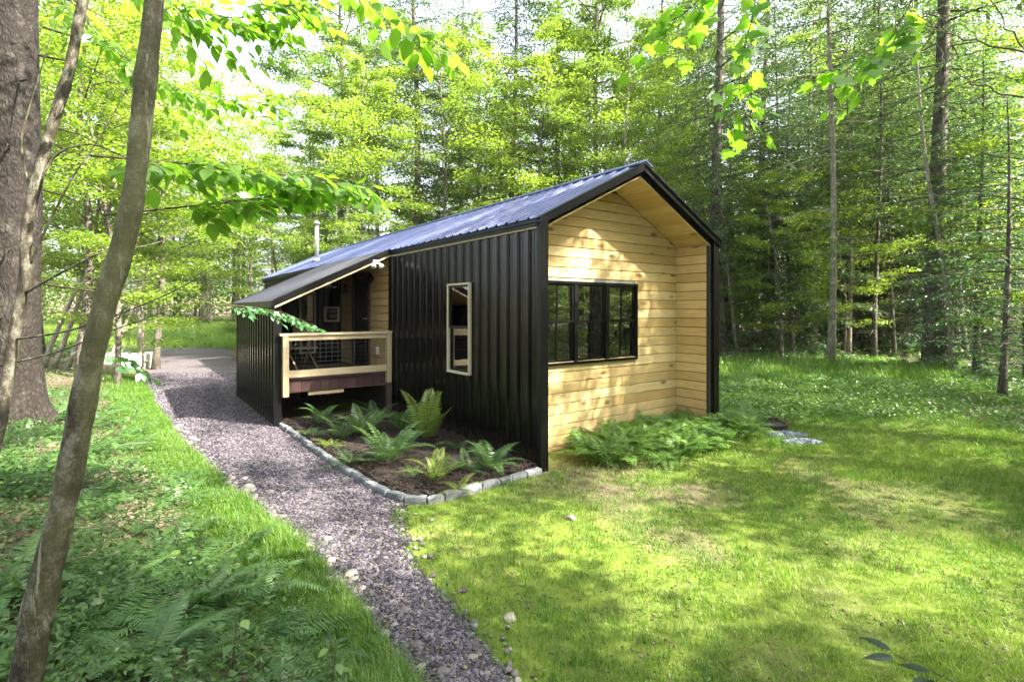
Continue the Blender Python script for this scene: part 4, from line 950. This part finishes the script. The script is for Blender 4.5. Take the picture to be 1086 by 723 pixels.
V_ = [  # kind, px, depth, label, scale
 ('spruce_a', 440, 23, 'straight spruce showing its bare trunk behind the roof, left of the middle', 1.0),
 ('tall_b', 632, 24, 'tall bare stemmed tree straight behind the cabin peak', 1.1),
 ('tall_b', 362, 27, 'pale thin crowned tree rising behind the chimney', 1.05),
 ('spruce_b', 545, 25, 'full dark spruce above the middle of the cabin roof', 1.1),
 ('spruce_b', 490, 29, 'spruce standing just left of the full one behind the roof', 1.0),
 ('spruce_a', 592, 31, 'spruce in the gap left of the cabin peak', 1.0),
 ('beech', 400, 26, 'bushy light green beech over the rear roof', .95),
 ('maple_a', 470, 22, 'yellow green maple low behind the roof, left part', .95),
 ('maple_a', 575, 21, 'yellow green maple low behind the roof near the peak', .9),
 ('beech', 665, 21, 'beech crown just right of the cabin peak', .85),
 ('spruce_c', 762, 21, 'large trunked spruce close right of the cabin', 1.0),
 ('spruce_b', 812, 24, 'dark spruce with drooping boughs right of the cabin', 1.15),
 ('hem_a', 838, 20, 'hemlock with low boughs at the clearing edge right of the cabin', .9),
 ('pole', 880, 17.5, 'pale straight pole tree at the clearing edge', 1.15),
 ('pole', 900, 21, 'thin pole tree just right of the pale straight one', .9),
 ('pole_d', 931, 18.5, 'thin dark pole tree mid way along the right clearing edge', .95),
 ('pole_d', 946, 20, 'slender trunk beside the thin dark pole tree', .8),
 ('spruce_c', 996, 16.2, 'thick dark spruce trunk at the right end of the clearing', 1.0),
 ('pole_d', 1012, 19, 'slim trunk directly behind the thick dark spruce', 1.0),
 ('pole', 862, 24, 'far pale pole tree left of the clearing edge pole', 1.0),
 ('pole_d', 822, 22, 'dark pole trunk between the cabin and the clearing', .95),
 ('pole_d', 786, 19, 'young leaning trunk beside the right cabin wall', .7),
 ('maple_b', 795, 22, 'small bright maple behind the right cabin corner', .8),
 ('hem_a', 1040, 15, 'layered hemlock at the right edge behind the dead limbs', .8),
 ('hem_b', 1062, 11.5, 'young hemlock at the right frame edge, nearest', 1.0),
 ('maple_b', 1085, 14, 'green understory maple at the right frame edge', .9),
 ('spruce_a', 930, 27, 'spruce rising far behind the pole trees', 1.0),
 ('spruce_b', 1045, 24, 'dark spruce in the back at the right edge', 1.1),
 ('spruce_b', 870, 30, 'distant spruce between the pale pole trees', 1.15),
 ('spruce_a', 700, 28, 'spruce just beyond the right roof slope', 1.0),
 ('tall_b', 718, 33, 'thin crowned tree in the pale gap right of the peak', .95),
 ('hem_a', 905, 26, 'dark hemlock low behind the pole trees', 1.0),
 ('hem_a', 965, 22, 'hemlock left of the thick dark spruce trunk', .9),
 ('maple_b', 985, 25, 'yellowish maple glowing behind the thick spruce', .9),
 ('maple_a', 330, 30, 'yellow green maple behind the far end of the cabin', .95),
 ('maple_a', 265, 46, 'maple over the sunny grass beyond the path end', 1.3),
 ('beech', 215, 49, 'beech behind the end of the gravel path', .95),
 ('maple_b', 300, 21.5, 'small maple leaning over the rear corner of the porch wing', .85),
 ('maple_a', 168, 17, 'maple with layered boughs left of the path end', .85),
 ('maple_b', 225, 44, 'low maple with bright layered leaves beyond the path', 1.7),
 ('maple_b', 128, 12.5, 'leafy maple just left of the path behind the main trunk', .85),
 ('clump', 66, 14, 'cluster of pale leaning stems in the left background', 1.0),
 ('clump', 100, 17, 'second cluster of pale leaning stems near the path', 1.0),
 ('maple_a', 40, 18, 'maple behind the massive spruce at far left', .95),
 ('beech', 110, 23, 'beech deep in the left background', 1.0),
 ('sapling', 150, 14, 'sapling standing on the left path verge', .9),
 ('shrub', 262, 25.5, 'shrub beside the far rear corner of the cabin', .8),
 ('shrub', 140, 43, 'shrub at the edge of the sunny far grass', .9),
 ('tall_b', 20, 28, 'tall tree far behind the massive spruce', 1.1),
 ('spruce_a', 185, 52, 'dark spruce far beyond the path end', 1.0),
 ('spruce_b', 290, 50, 'dark spruce far beyond the sunny grass', 1.0),
 ('hem_a', 345, 33, 'dark hemlock behind the rear roof', 1.1),
 ('beech', 445, 33, 'beech filling the gap behind the straight spruce', 1.2), ('beech', 520, 37, 'far beech above the roof ridge', 1.3), ('maple_a', 612, 27, 'maple leaning in behind the cabin peak', 1.2),
 ('beech', 740, 26, 'beech crown beside the large trunked spruce', 1.05), ('maple_a', 850, 27, 'bright maple deep behind the clearing', 1.2), ('beech', 915, 33, 'beech far behind the right clearing edge', 1.2),
 ('maple_a', 1020, 21, 'maple behind the dead limbs at the right edge', 1.0), ('maple_a', 90, 12.5, 'leafy maple between the two slim foreground trunks', .8), ('beech', 330, 38, 'beech far behind the chimney', 1.3),
 ('beech', 975, 29, 'beech rising between thick spruce and pole trees', 1.1), ('maple_a', 385, 21, 'bright maple over the rear roof slope', .85), ('beech', 150, 19, 'pale stemmed beech beyond the path verge', .8),
 ('maple_a', 700, 36, 'small crowned maple in the pale gap by the right slope', 1.3), ('maple_b', 895, 19.5, 'slight understory maple behind the pale pole tree', .8), ('maple_b', 832, 18.5, 'understory maple at the clearing edge near the cabin', .7)]
for kd, px, d, lab, sc in V_:
    til = (0, .16) if 'leaning trunk' in lab else (0, 0)
    if kd == 'clump': til = (0, .3)
    tpx(kd, px, d, lab, sc=sc, name={'sapling': 'sapling', 'shrub': 'shrub'}.get(kd), cat='shrub' if kd == 'shrub' else 'tree', tilt=til, rz=0 if kd == 'clump' else None)
# the leaning birch in front of the thick spruce
b = empty('birch_tree', tuple(at(1010, 402, 15.2)*[1, 1, 0])); tag(b, 'thin white leaning trunk in front of the thick dark spruce', 'tree')
mb = MB(); P = np.array([(0, 0, -.2), (-.05, 0, 2), (-.3, .1, 4), (-.7, .1, 6), (-.9, .1, 8.5), (-1.0, .2, 11)]); mb.tube(spline(P, 16), np.linspace(.075, .02, 16), 8); mb.build('trunk', MAT['bark_pale'], b)

# trees outside the frame, to the right and behind: they shade the clearing
SHADE = [('maple_b', 17.8, 1.4, 0.75), ('beech', 7.1, -4.8, 0.54), ('maple_b', 19.7, 6.6, 2.34), ('pole', 23.6, 3.0, 5.5), ('pole', 30.1, -10.3, 6.22), ('tall_b', 14.5, -10.0, 5.02), ('pole', 24.3, 0.5, 3.26), ('pole_d', 27.7, 4.4, 0.21), ('spruce_b', 24.0, -3.3, 6.13), ('maple_a', 27.8, 9.5, 3.42), ('pole_d', 27.2, 5.9, 5.91), ('tall_b', 13.3, 9.2, 0.01), ('maple_b', 14.8, -0.2, 2.6), ('spruce_a', 10.2, 6.5, 3.43), ('pole', 9.0, -3.0, 2.3), ('spruce_c', 30.1, 2.5, 1.17), ('hem_a', 28.1, -8.3, 6.22), ('hem_a', 15.8, -0.3, 0.88), ('maple_b', 6.2, -0.7, 2.84), ('spruce_a', 15.7, -5.0, 0.58), ('spruce_a', 14.1, -4.7, 2.64), ('beech', 15.5, -8.6, 2.33), ('spruce_b', 24.9, -1.9, 3.63), ('pole', 23.5, 5.1, 0.36), ('pole', 12.8, 7.9, 3.39), ('spruce_b', 24.4, -10.3, 0.27), ('maple_b', 24.2, 0.5, 1.29), ('tall_b', 20.7, -8.0, 1.42), ('pole', 5.9, -11.4, 0.7), ('maple_b', 24.1, -6.3, 0.78), ('maple_a', 9.5, 4.6, 3.34), ('pole_d', 6.7, -1.1, 0.93), ('hem_a', 10.8, -9.5, 3.52), ('pole', 6.8, -7.0, 3.89), ('pole', 30.7, 3.0, 0.37), ('spruce_c', 31.3, -5.0, 5.84), ('tall_b', 17.2, -8.1, 5.8), ('pole_d', 20.8, -4.5, 1.46), ('hem_a', 10.2, -1.6, 3.46)]
SHADE += [('maple_a', -7, -4, 1), ('spruce_b', -10, -3, 2), ('tall_b', -12, 4, 0), ('spruce_b', -6.5, -8, 1), ('spruce_b', 0, -12, 3), ('spruce_a', -9, 2, 5), ('tall_b', 3, -9, 1), ('tall_b', -3, -7, 2)]
SHADE += [('shrub', 3, -4, 1), ('shrub', 5, -3.2, 2), ('shrub', 7.5, -3.5, 3), ('hem_b', 6, -6, 1), ('hem_b', 9.5, -5, 2), ('shrub', 9.5, -2, 4), ('hem_b', 12.5, -1.5, 3), ('shrub', 12, -4, 5), ('hem_b', 3.5, -8.5, 2), ('shrub', 1, -5, 2), ('hem_b', 15, -4, 0), ('shrub', 7, -1.2, 0), ('shrub', 11, 6.5, 1), ('hem_b', 14, 8, 2), ('shrub', 15, 3, 2), ('hem_b', 18, 1, 1), ('shrub', 13, 0, 3), ('maple_b', 24, -2, 1), ('maple_b', 30, 2, 2), ('hem_a', 34, -3, 1)]
for i, (kd, x, y, ra) in enumerate(SHADE):
    tree(kd, x, y, rz=ra, label='tree outside the picture shading the lawn', group='trees outside the picture') if kd != 'shrub' else tree(kd, x, y, rz=ra, label='shrub outside the picture mirrored in the gable window', group='shrubs outside the picture', name='shrub', cat='shrub')

# dead limbs at the right edge and bare twigs at the top right
def bare(label, lines, r0, d0):
    r = empty('bare_limb', tuple(at(*lines[0][0]))); tag(r, label, 'branch', 'bare limbs at the right edge'); base = at(*lines[0][0]); mb = MB()
    for L in lines:
        Q = spline([at(*p) for p in L], 18); Q[1:-1] += rng.normal(0, .012, (16, 3)); mb.tube(Q-base, np.linspace(r0, r0*.25, 18), 5)
        for k in range(5):
            j = random.randint(3, 16); dd = nz(Q[j]-Q[j-1]); sd = nz(np.cross(dd, [0, .3, 1]))*random.choice((-1, 1)); e = Q[j]+(dd*.6+sd*.5+np.array([0, 0, random.uniform(-.5, .2)]))*random.uniform(.15, .5)
            mb.tube([Q[j]-base, (Q[j]+e)/2-base+[0, 0, .01], e-base], [r0*.35, r0*.25, r0*.1], 3, .5, False)
    mb.build('limb', MAT['twig'], r)
bare('curved bare twigs crossing the top right corner', [[(1110, 62, 3.6), (1060, 50, 3.6), (1010, 38, 3.7), (970, 20, 3.7), (940, -30, 3.7)], [(1120, 75, 3.5), (1075, 40, 3.5), (1050, 0, 3.5), (1040, -40, 3.5)], [(1110, 108, 3.8), (1050, 98, 3.8), (1005, 75, 3.9), (985, 35, 4.0)]], .008, 3.6)
for k, (y0, y1, x1) in enumerate([(212, 200, 985), (262, 255, 1000), (300, 290, 955), (332, 312, 1015), (172, 150, 1010), (366, 352, 1005)]):
    bare(['dead limb, longest of the middle ones at the right edge', 'thin dead limb a little above mid height at the right edge', 'dead limb reaching farthest left at the right edge', 'short dead limb below the far reaching one',
          'topmost horizontal dead limb at the right edge', 'lowest dead limb at the right edge'][k], [[(1110, y0, 7.5), (1075, (y0*2+y1)/3+4, 7.4), (1035, (y0+y1)/2, 7.3), (x1, y1, 7.2)]], .013, 7.4)

# ------------------------------------------------------------------ far wood: one mass
mb = MB(); tmb = MB(); n = 0; LP = []
r = np.random.default_rng(77)
for i in range(470):
    a = r.uniform(-.95, .95) if i < 330 else r.uniform(.95, 2.2); R_ = r.uniform(31, 72); x, y = R_*math.sin(a), R_*math.cos(a); z0 = float(height(x, y)); Hh = r.uniform(5, 20)
    if x < -6 and R_ < 50: continue
    tmb.tube([(x, y, z0-.3), (x+.2, y, z0+Hh*.9)], [.2, .04], 5, .5, False)
    m = 1300; f = r.random(m)**.85; rad = (2.6*(1-f)**.6+.3)*np.sqrt(r.random(m)); th = r.random(m)*2*PI
    LP.append(np.stack([x+rad*np.cos(th), y+rad*np.sin(th), z0+1+Hh*f-rad*.25], -1))
LP = np.concatenate(LP); n = len(LP); mb.inst(*RHOMB, frames(r.normal(size=(n, 3))*[1, 1, .4]+[0, 0, -.3], .4)*(.20+.22*r.random(n))[:, None, None], LP, np.clip(r.normal(.5, .25, n), 0, 1))
fw_ = empty('far_wood', (0, 60, 0)); tag(fw_, 'hazy mass of distant woodland behind the nearer trees', 'woodland', kind='stuff')
o = mb.build('far_foliage', MAT['decid'], fw_, (0, -60, 0)); o['kind'] = 'stuff'; o = tmb.build('far_stems', MAT['bark'], fw_, (0, -60, 0)); o['kind'] = 'stuff'

# ------------------------------------------------------------------ grass
def blade_field(name, label, x, y, hgt, wid, tint, lean=.5, two=True):
    n = len(x); a = rng.random(n)*2*PI; l = lean*hgt*rng.random(n); dx, dy = np.cos(a), np.sin(a); z = height(x, y)
    sx, sy = -dy*wid*.5, dx*wid*.5; B = np.stack([x, y, z-.005], -1); Sd = np.stack([sx, sy, 0*sx], -1)
    M1 = B+np.stack([dx*l*.35, dy*l*.35, hgt*.6], -1); Tp = B+np.stack([dx*l*1.1, dy*l*1.1, hgt], -1)
    mb = MB()
    V = np.stack([B-Sd, B+Sd, M1+Sd*.75, M1-Sd*.75, Tp], 1).reshape(-1, 3); o = np.arange(n)[:, None]*5
    mb.b.append((None, o+np.array([0, 1, 2, 3]), tint, False)); mb.b.append((None, o+np.array([3, 2, 4]), tint, False)); mb.b.append((V, None, None, None)); mb.nv = len(V)
    return tag(mb.build(name, MAT['grass']), label, 'grass', kind='stuff')
def sample(N_, x0, x1, y0, y1, powr=1.0):
    y = y0+(y1-y0)*rng.random(N_)**powr; return rng.uniform(x0, x1, N_), y
def lawn():
    x, y = sample(900000, -1.3, 14, 2.2, 15, 1.9)
    k = (np.abs(x) < y*1.05+.6) & ~in_house(x, y, .0) & ~in_bed(x, y, -.07); x, y = x[k], y[k]
    g = rng.normal(0, .035, (2, len(x))); x = x+g[0]; y = y+g[1]
    c = turf_cov(x, y); right = x > np.where(y < 5.2, XR(y)+.03*np.sin(y*9), np.maximum(bedx(y), .3*0+np.interp(y, [5.2, 6.3], [-.8, .45])))
    k = right & (rng.random(len(x)) < np.clip((c-.18)*1.6+.04, 0, 1)*(.15+1.1*n1(x, y, .10))*(.5+.9*n2(x, y, .28))) & (c > 0)
    x, y, c = x[k], y[k], c[k]
    u, tt = loc_ut(x, y); k = ~((tt > -.1) & (u > -.1) & (u < 3.7)); x, y = x[k], y[k]
    dry = sstep((n2(x+9, y, 1.6)-.38)/.35)
    hgt = (.014+.034*rng.random(len(x))*(.4+1.0*n3(x, y, .4)))*(1+.05*y)*(1+1.1*(rng.random(len(x)) > .93)); wid = .0022+.0006*y
    tint = np.clip(-.05+.4*dry+.65*rng.random(len(x))+.3*(n1(x, y, .3)-.5), 0, 1)
    blade_field('lawn_grass', 'short patchy green lawn grass in front of the cabin', x, y, hgt, wid, tint, .9)
lawn()
def verge():
    N_ = 130000; y = 1.6+13*rng.random(N_)**1.8; x = XL(y)+.08-np.abs(rng.normal(0, .30, N_))*(1+.03*y)-.02
    k = rng.random(N_) < (.25+.9*n1(x, y, .25)); x, y = x[k], y[k]
    hgt = (.04+.09*rng.random(len(x)))*(.5+n2(x, y, .6)); blade_field('verge_grass', 'longer bright grass along the left edge of the path', x, y, hgt, .0028+.0006*y, np.clip(-.05+.42*rng.random(len(x)), 0, 1), 1.1)
    N_ = 60000; x, y = sample(N_, -38, -8, 26, 46); k = (x > -y*1.1); x, y = x[k], y[k]
    blade_field('far_grass', 'sunny grass beyond the end of the path', x, y, .2+.25*rng.random(len(x)), .03, np.clip(.5+.4*rng.random(len(x)), 0, 1), .7)
    N_ = 60000; x, y = sample(N_, 2.5, 17, 10.5, 19); k = (x < y*1.05) & ~in_house(x, y, .1) & (x < 9.5+.2*y) ; x, y = x[k], y[k]
    blade_field('rough_grass', 'knee high rough grass at the forest edge right of the cabin', x, y, (.12+.35*sstep((y-12.5)/2)*rng.random(len(x)))*(.6+.7*n1(x, y, .9)), .016, np.clip(.1+.6*rng.random(len(x)), 0, 1), .7)
verge()

# ------------------------------------------------------------------ ground cover
def cover(name, label, x, y, hmax, size, mat, tmpl=RHOMB, tilt=.5, tn=None):
    n = len(x); z = height(x, y)+hmax*rng.random(n)*(.3+n1(x, y, .5)); D = rng.normal(size=(n, 3))*[1, 1, .3]+[0, 0, -.05]
    mb = MB(); mb.inst(*tmpl, frames(D, tilt)*(size*(.55+.8*rng.random(n)))[:, None, None], np.stack([x, y, z], -1), np.clip(rng.normal(.45, .25, n) if tn is None else tn, 0, 1))
    return tag(mb.build(name, MAT[mat]), label, 'ground cover', kind='stuff')
N_ = 150000; y = 1.5+18*rng.random(N_)**1.7; x = XL(y)-.25-rng.random(N_)**.8*(3+.75*y); k = (x > -y*1.1-1) & (n2(x, y, .9) > .14+.35*(x < -1.0*y+1.0)); x, y = x[k], y[k]
cover('bank_plants', 'mixed low leafy plants covering the left bank', x, y, .24, .034, 'bank')
N_ = 16000; y = 2+10*rng.random(N_)**1.4; x = XL(y)-.5-rng.random(N_)*(2+.6*y); k = (n1(x, y, .8) > .55); x, y = x[k], y[k]
cover('bank_seedlings', 'scattered broader leaved seedlings on the left bank', x, y, .28, .05, 'bank', OVATE, .35)
N_ = 42000; x, y = sample(N_, 3.0, 14, 7.8, 14.5); u, tt = loc_ut(x, y); k = (x < y*1.06) & (u > 3.9) & (y+ .12*x > 9.6+.5*np.sin(x*1.3)) & (n1(x, y, .7)+.3*rng.random(len(x)) > .35); x, y = x[k], y[k]
cover('clearing_plants', 'low leafy ground cover between the lawn and the forest', x, y, .2, .07, 'cover')
N_ = 30000; x, y = sample(N_, -26, 30, 15, 42); k = (np.abs(x) < y*1.05) & ~in_house(x, y, .3) & (x > XL(y)*.0+np.where((x < -5) & (y < 27), -99, -99)) & ~((x < -7) & (x > XL(y)) & (y < 27)); x, y = x[k], y[k]
cover('forest_floor_plants', 'leafy undergrowth on the forest floor', x, y, .5, .16, 'cover')
n = 30000; x = rng.uniform(-8, 18, n); y = rng.uniform(-16, -1.5, n); k = np.hypot(x, y) > 1.6; x, y = x[k], y[k]
x2 = 5+40*rng.random(60000)**1.3; y2 = rng.uniform(-14, 18, 60000); k = x2 > np.maximum(y2, 0)*1.08+2.5; x = np.r_[x, x2[k]]; y = np.r_[y, y2[k]]
cover('rear_undergrowth', 'leafy undergrowth on the ground outside the picture', x, y, .45, .13, 'cover')
n = 11000; y = 1.6+8*rng.random(n)**1.5; x = XL(y)-.7-rng.random(n)*(1+.8*y); k = x > -y*1.1-.5; x, y = x[k], y[k]; n = len(x)
mb = MB(); mb.inst(*OVATE, frames(rng.normal(size=(n, 3))*[1, 1, .12], .25)*(.028+.03*rng.random(n))[:, None, None], np.stack([x, y, height(x, y)+.012], -1), rng.random(n))
tag(mb.build('leaf_litter', MAT['litter']), 'brown dry leaf litter under the bank plants', 'leaf litter', kind='stuff')
n = 1300; x, y = sample(n, -.2, 3.4, 3.0, 6.9); k = turf_cov(x, y) < .72; x, y = x[k], y[k]; n = len(x)
mb = MB(); mb.inst(*OVATE, frames(rng.normal(size=(n, 3))*[1, 1, .12], .25)*(.018+.02*rng.random(n))[:, None, None], np.stack([x, y, height(x, y)+.01], -1), rng.random(n))
V, Fc = ico(1, 5, .2, .6); m = 7000; x, y = sample(m, -.8, 4.6, 2.4, 6.9, 1.4); mb.inst(V, Fc, rotm(m)*((.004+.012*rng.random(m)**3)*(n1(x, y, .35) > .5))[:, None, None], np.stack([x, y, height(x, y)+.003], -1), rng.random(m))
tag(mb.build('lawn_litter', MAT['litter']), 'bits of dry leaf and grit in the thin lawn', 'leaf litter', kind='stuff')
mb = MB()
for i in range(130):
    y = random.uniform(2.6, 7); x = float(XL(y))-random.uniform(.8, 1+.7*y)
    if x < -y*1.1: continue
    a = random.random()*6.3; L = random.uniform(.12, .6); z = float(height(x, y))+.02; e = np.array([math.cos(a), math.sin(a), 0])*L
    mb.tube([(x, y, z), (x+e[0]*.5, y+e[1]*.5, z+.03), (x+e[0], y+e[1], z+.01)], [.005, .004, .002], 4, .5, False)
tag(mb.build('fallen_twigs', MAT['twig']), 'fallen grey twigs scattered on the left bank', 'twigs', kind='stuff')

n = 26000; x, y = sample(n, -1, 9, 2.3, 11, 1.5); k = (turf_cov(x, y) > .3) & (x > np.where(y < 5.2, XR(y)-.05, .45)) & ~in_house(x, y, .1) & (n3(x, y, .33) > .56); x, y = x[k], y[k]
cover('lawn_weeds', 'clover and small weeds scattered through the lawn', x, y, .035, .016, 'cover', RHOMB, .25)
n = 420; y = 2.2+6.5*rng.random(n)**1.4; x = XL(y)+rng.normal(.10, .11, n); V, Fc = ico(2, 15, .12, .65); mb = MB()
mb.inst(V, Fc, rotm(n)*((.012+.035*rng.random(n)**2.6)*(1+.06*y))[:, None, None], np.stack([x, y, height(x, y)+.012], -1), rng.random(n), True)
n = 260; y = 2.2+3.2*rng.random(n); x = XR(y)+rng.normal(.02, .12, n); mb.inst(V, Fc, rotm(n)*(.008+.024*rng.random(n)**3)[:, None, None], np.stack([x, y, height(x, y)+.012], -1), rng.random(n), True)
tag(mb.build('rubble', MAT['rubble']), 'pale rubble and stray stones along both path margins', 'rubble', kind='stuff')
n = 900; y = 2.2+9*rng.random(n)**1.5; x = XL(y)+(np.where(y < 5.3, XR(y), bedx(y))-XL(y))*rng.random(n)
mb = MB(); mb.inst(*OVATE, frames(rng.normal(size=(n, 3))*[1, 1, .15], .3)*(.012+.02*rng.random(n))[:, None, None], np.stack([x, y, height(x, y)+.045], -1), rng.random(n))
tag(mb.build('path_litter', MAT['litter']), 'small dry leaves fallen on the gravel path', 'leaf litter', kind='stuff')
# fern patch before the gable
def fern_mass(name, label, spots, L, nf, npin, mat='fern', tmpl=PT0, rise=(.35, .95)):
    fm, sm = MB(), MB()
    for x, y in spots:
        z = float(height(x, y))
        for i in range(nf):
            l_ = L*random.uniform(.6, 1.1); frond(fm, np.array([x, y, z]), random.random()*6.28, l_, random.uniform(*rise), random.uniform(.6, 1.1), npin, l_*.27, tmpl, random.uniform(.2, .8), sm)
    fm.add(np.concatenate([b[0] for b in sm.b if b[0] is not None]), [], .3) if False else None
    return tag(fm.build(name, MAT[mat]), label, 'fern patch', kind='stuff')
sp_ = []
while len(sp_) < 70:
    u = random.uniform(.75, 4.35); tt = random.uniform(-.75, .5); x, y = A+U*u+T*tt
    lim_ = .45 if u < 3.45 else 1.1
    if (u-2.55)**2/3.6+(tt+.05)**2/.55 < 1 and not (3.4 < u < 3.75 and tt > -.05): sp_.append((x, y))
fern_mass('fern_patch', 'dense low fern patch along the foot of the pine gable', sp_, .6, 13, 22, 'fern_patch', PT0, (.6, 1.4))
sp_ = []
while len(sp_) < 190:
    x, y = random.uniform(3, 16), random.uniform(12.2, 19)
    if x < y*1.0: sp_.append((x, y))
fern_mass('forest_edge_ferns', 'bright ferns massed along the forest edge', sp_, .75, 6, 13)
sp_ = [(float(XL(y_))-random.uniform(.45, 1.2+.62*y_), y_) for y_ in [random.uniform(2.3, 10) for _ in range(190)]]
fern_mass('bank_ferns', 'small ferns mixed into the plants of the left bank', sp_, .44, 6, 20, 'fern')
# single near ferns, lower left
GF = 'ferns on the left bank in the foreground'
for px, py, d, L, nf, lab in [(10, 640, 2.9, .62, 10, 'large fern at the left frame edge behind the slender trunk'), (215, 640, 2.9, .52, 9, 'fern in the lower left just right of the slender trunk'),
                              (160, 700, 2.35, .5, 9, 'fern at the bottom edge beside the slender trunk'), (262, 600, 3.4, .48, 9, 'fern between the slender trunk and the path verge'),
                              (300, 690, 2.4, .38, 8, 'small fern low in the frame near the seedling leaves'), (190, 560, 4.0, .46, 8, 'fern farther up the bank right of the slender trunk'),
                              (120, 640, 3.0, .45, 8, 'fern tucked close behind the slender trunk'), (345, 655, 2.9, .26, 7, 'little fern at the grassy verge of the path')]:
    p = at(px, py, d); fern(p[0], p[1], L, nf, lab, GF, 'fern', 30, PT5, (.5, 1.0), 1.0, None, .45)
# broad leaved seedlings
def seedling(px, py, d, hgt, nl, size, lab, mat='darkleaf'):
    p = at(px, py, d); z = float(height(p[0], p[1])); r = empty('seedling', (p[0], p[1], z)); tag(r, lab, 'seedling', 'broad leaved seedlings on the bank')
    st, lf = MB(), MB(); st.tube([(0, 0, 0), (.01, .01, hgt*.5), (.03, 0, hgt)], [.004, .003, .0015], 5); LP, LD = [], []
    for k in range(nl):
        f = .45+.55*k/(nl-1); a = k*2.4+px; q = np.array([.03*f, 0, hgt*f]); dd = np.array([math.cos(a), math.sin(a), .15]); e = q+dd*size*.5; st.tube([q, e], [.0015, .001], 3, .5, False); LP.append(e); LD.append(nz(dd+[0, 0, -.45]))
    n = nl; lf.inst(*OVATE, frames(np.array(LD), .2)*(size*.75*(.8+.4*rng.random(n)))[:, None, None]*np.array([1.25, 1, 1])[None, None, :], np.array(LP), rng.random(n), True)
    st.build('stem', MAT['gtwig'], r); lf.build('leaves', MAT[mat], r)
seedling(300, 760, 2.0, .42, 8, .11, 'broad dark leaved seedling at the bottom edge below the ferns')
seedling(375, 745, 2.1, .40, 7, .12, 'broad leaved seedling nearest the path at the bottom edge')
seedling(350, 690, 2.5, .30, 6, .08, 'small pale seedling between verge grass and path', 'cover')
seedling(245, 690, 2.4, .34, 7, .09, 'leafy seedling among the lower left ferns', 'cover')
seedling(185, 600, 3.4, .35, 7, .10, 'seedling with round leaves halfway up the bank', 'cover')
seedling(120, 470, 5.6, .4, 9, .13, 'seedling beside the upper part of the slender trunk', 'cover')

# ------------------------------------------------------------------ air: haze volume added to soften the background
m, t, N, out = newmat('softening_haze'); pv_ = N('VolumePrincipled', {'Color': (.95, .96, .9, 1), 'Density': .0004, 'Anisotropy': .3}); t.links.new(pv_.outputs[0], out.inputs['Volume'])
mb = MB(); mb.box(-264, 264, -64, 324, -2, 42); tag(mb.build('haze', m), 'thin pale haze added to soften the distant trees', 'haze', kind='stuff')
# ------------------------------------------------------------------ sky, sun, camera
az = math.atan2(-.37, .93); el = math.radians(43)
wd = bpy.data.worlds.new('World'); scene.world = wd; wd.use_nodes = True; nt = wd.node_tree
for n_ in list(nt.nodes): nt.nodes.remove(n_)
sky = nt.nodes.new('ShaderNodeTexSky'); sky.sky_type = 'NISHITA'; sky.sun_disc = False; sky.sun_elevation = el; sky.sun_rotation = PI/2-az
sky.dust_density = 5.0; sky.air_density = 1.0; sky.ozone_density = 1.0
bg = nt.nodes.new('ShaderNodeBackground'); bg.inputs[1].default_value = .15; wo = nt.nodes.new('ShaderNodeOutputWorld')
hs = nt.nodes.new('ShaderNodeHueSaturation'); hs.inputs['Saturation'].default_value = .5; hs.inputs['Value'].default_value = 1.15
nt.links.new(sky.outputs[0], hs.inputs['Color']); nt.links.new(hs.outputs[0], bg.inputs[0]); nt.links.new(bg.outputs[0], wo.inputs[0])
sl = bpy.data.lights.new('sun', 'SUN'); sl.energy = 5; sl.angle = math.radians(.55); sl.color = (1, .92, .74)
so = bpy.data.objects.new('sun', sl); link(so); sdir = Vector((math.cos(az)*math.cos(el), math.sin(az)*math.cos(el), math.sin(el)))
so.rotation_euler = sdir.to_track_quat('Z', 'Y').to_euler()
cd = bpy.data.cameras.new('camera'); cd.sensor_width = 36; cd.lens = F/1086*36; cd.shift_y = -33.5/1086; cd.clip_end = 1500; cd.clip_start = .05
co = bpy.data.objects.new('camera', cd); link(co); co.location = (0, 0, CAMZ); co.rotation_euler = (PI/2, 0, 0); scene.camera = co
scene.view_settings.view_transform = 'Standard'; scene.view_settings.look = 'None'; scene.view_settings.exposure = 2.45; scene.view_settings.gamma = 1
cy = scene.cycles; cy.use_denoising = True; cy.volume_bounces = 0; cy.max_bounces = 6; cy.diffuse_bounces = 3; cy.glossy_bounces = 3; cy.transmission_bounces = 4; cy.transparent_max_bounces = 6
cy.caustics_reflective = False; cy.caustics_refractive = False; cy.sample_clamp_indirect = 6; cy.use_adaptive_sampling = True; cy.adaptive_threshold = .015
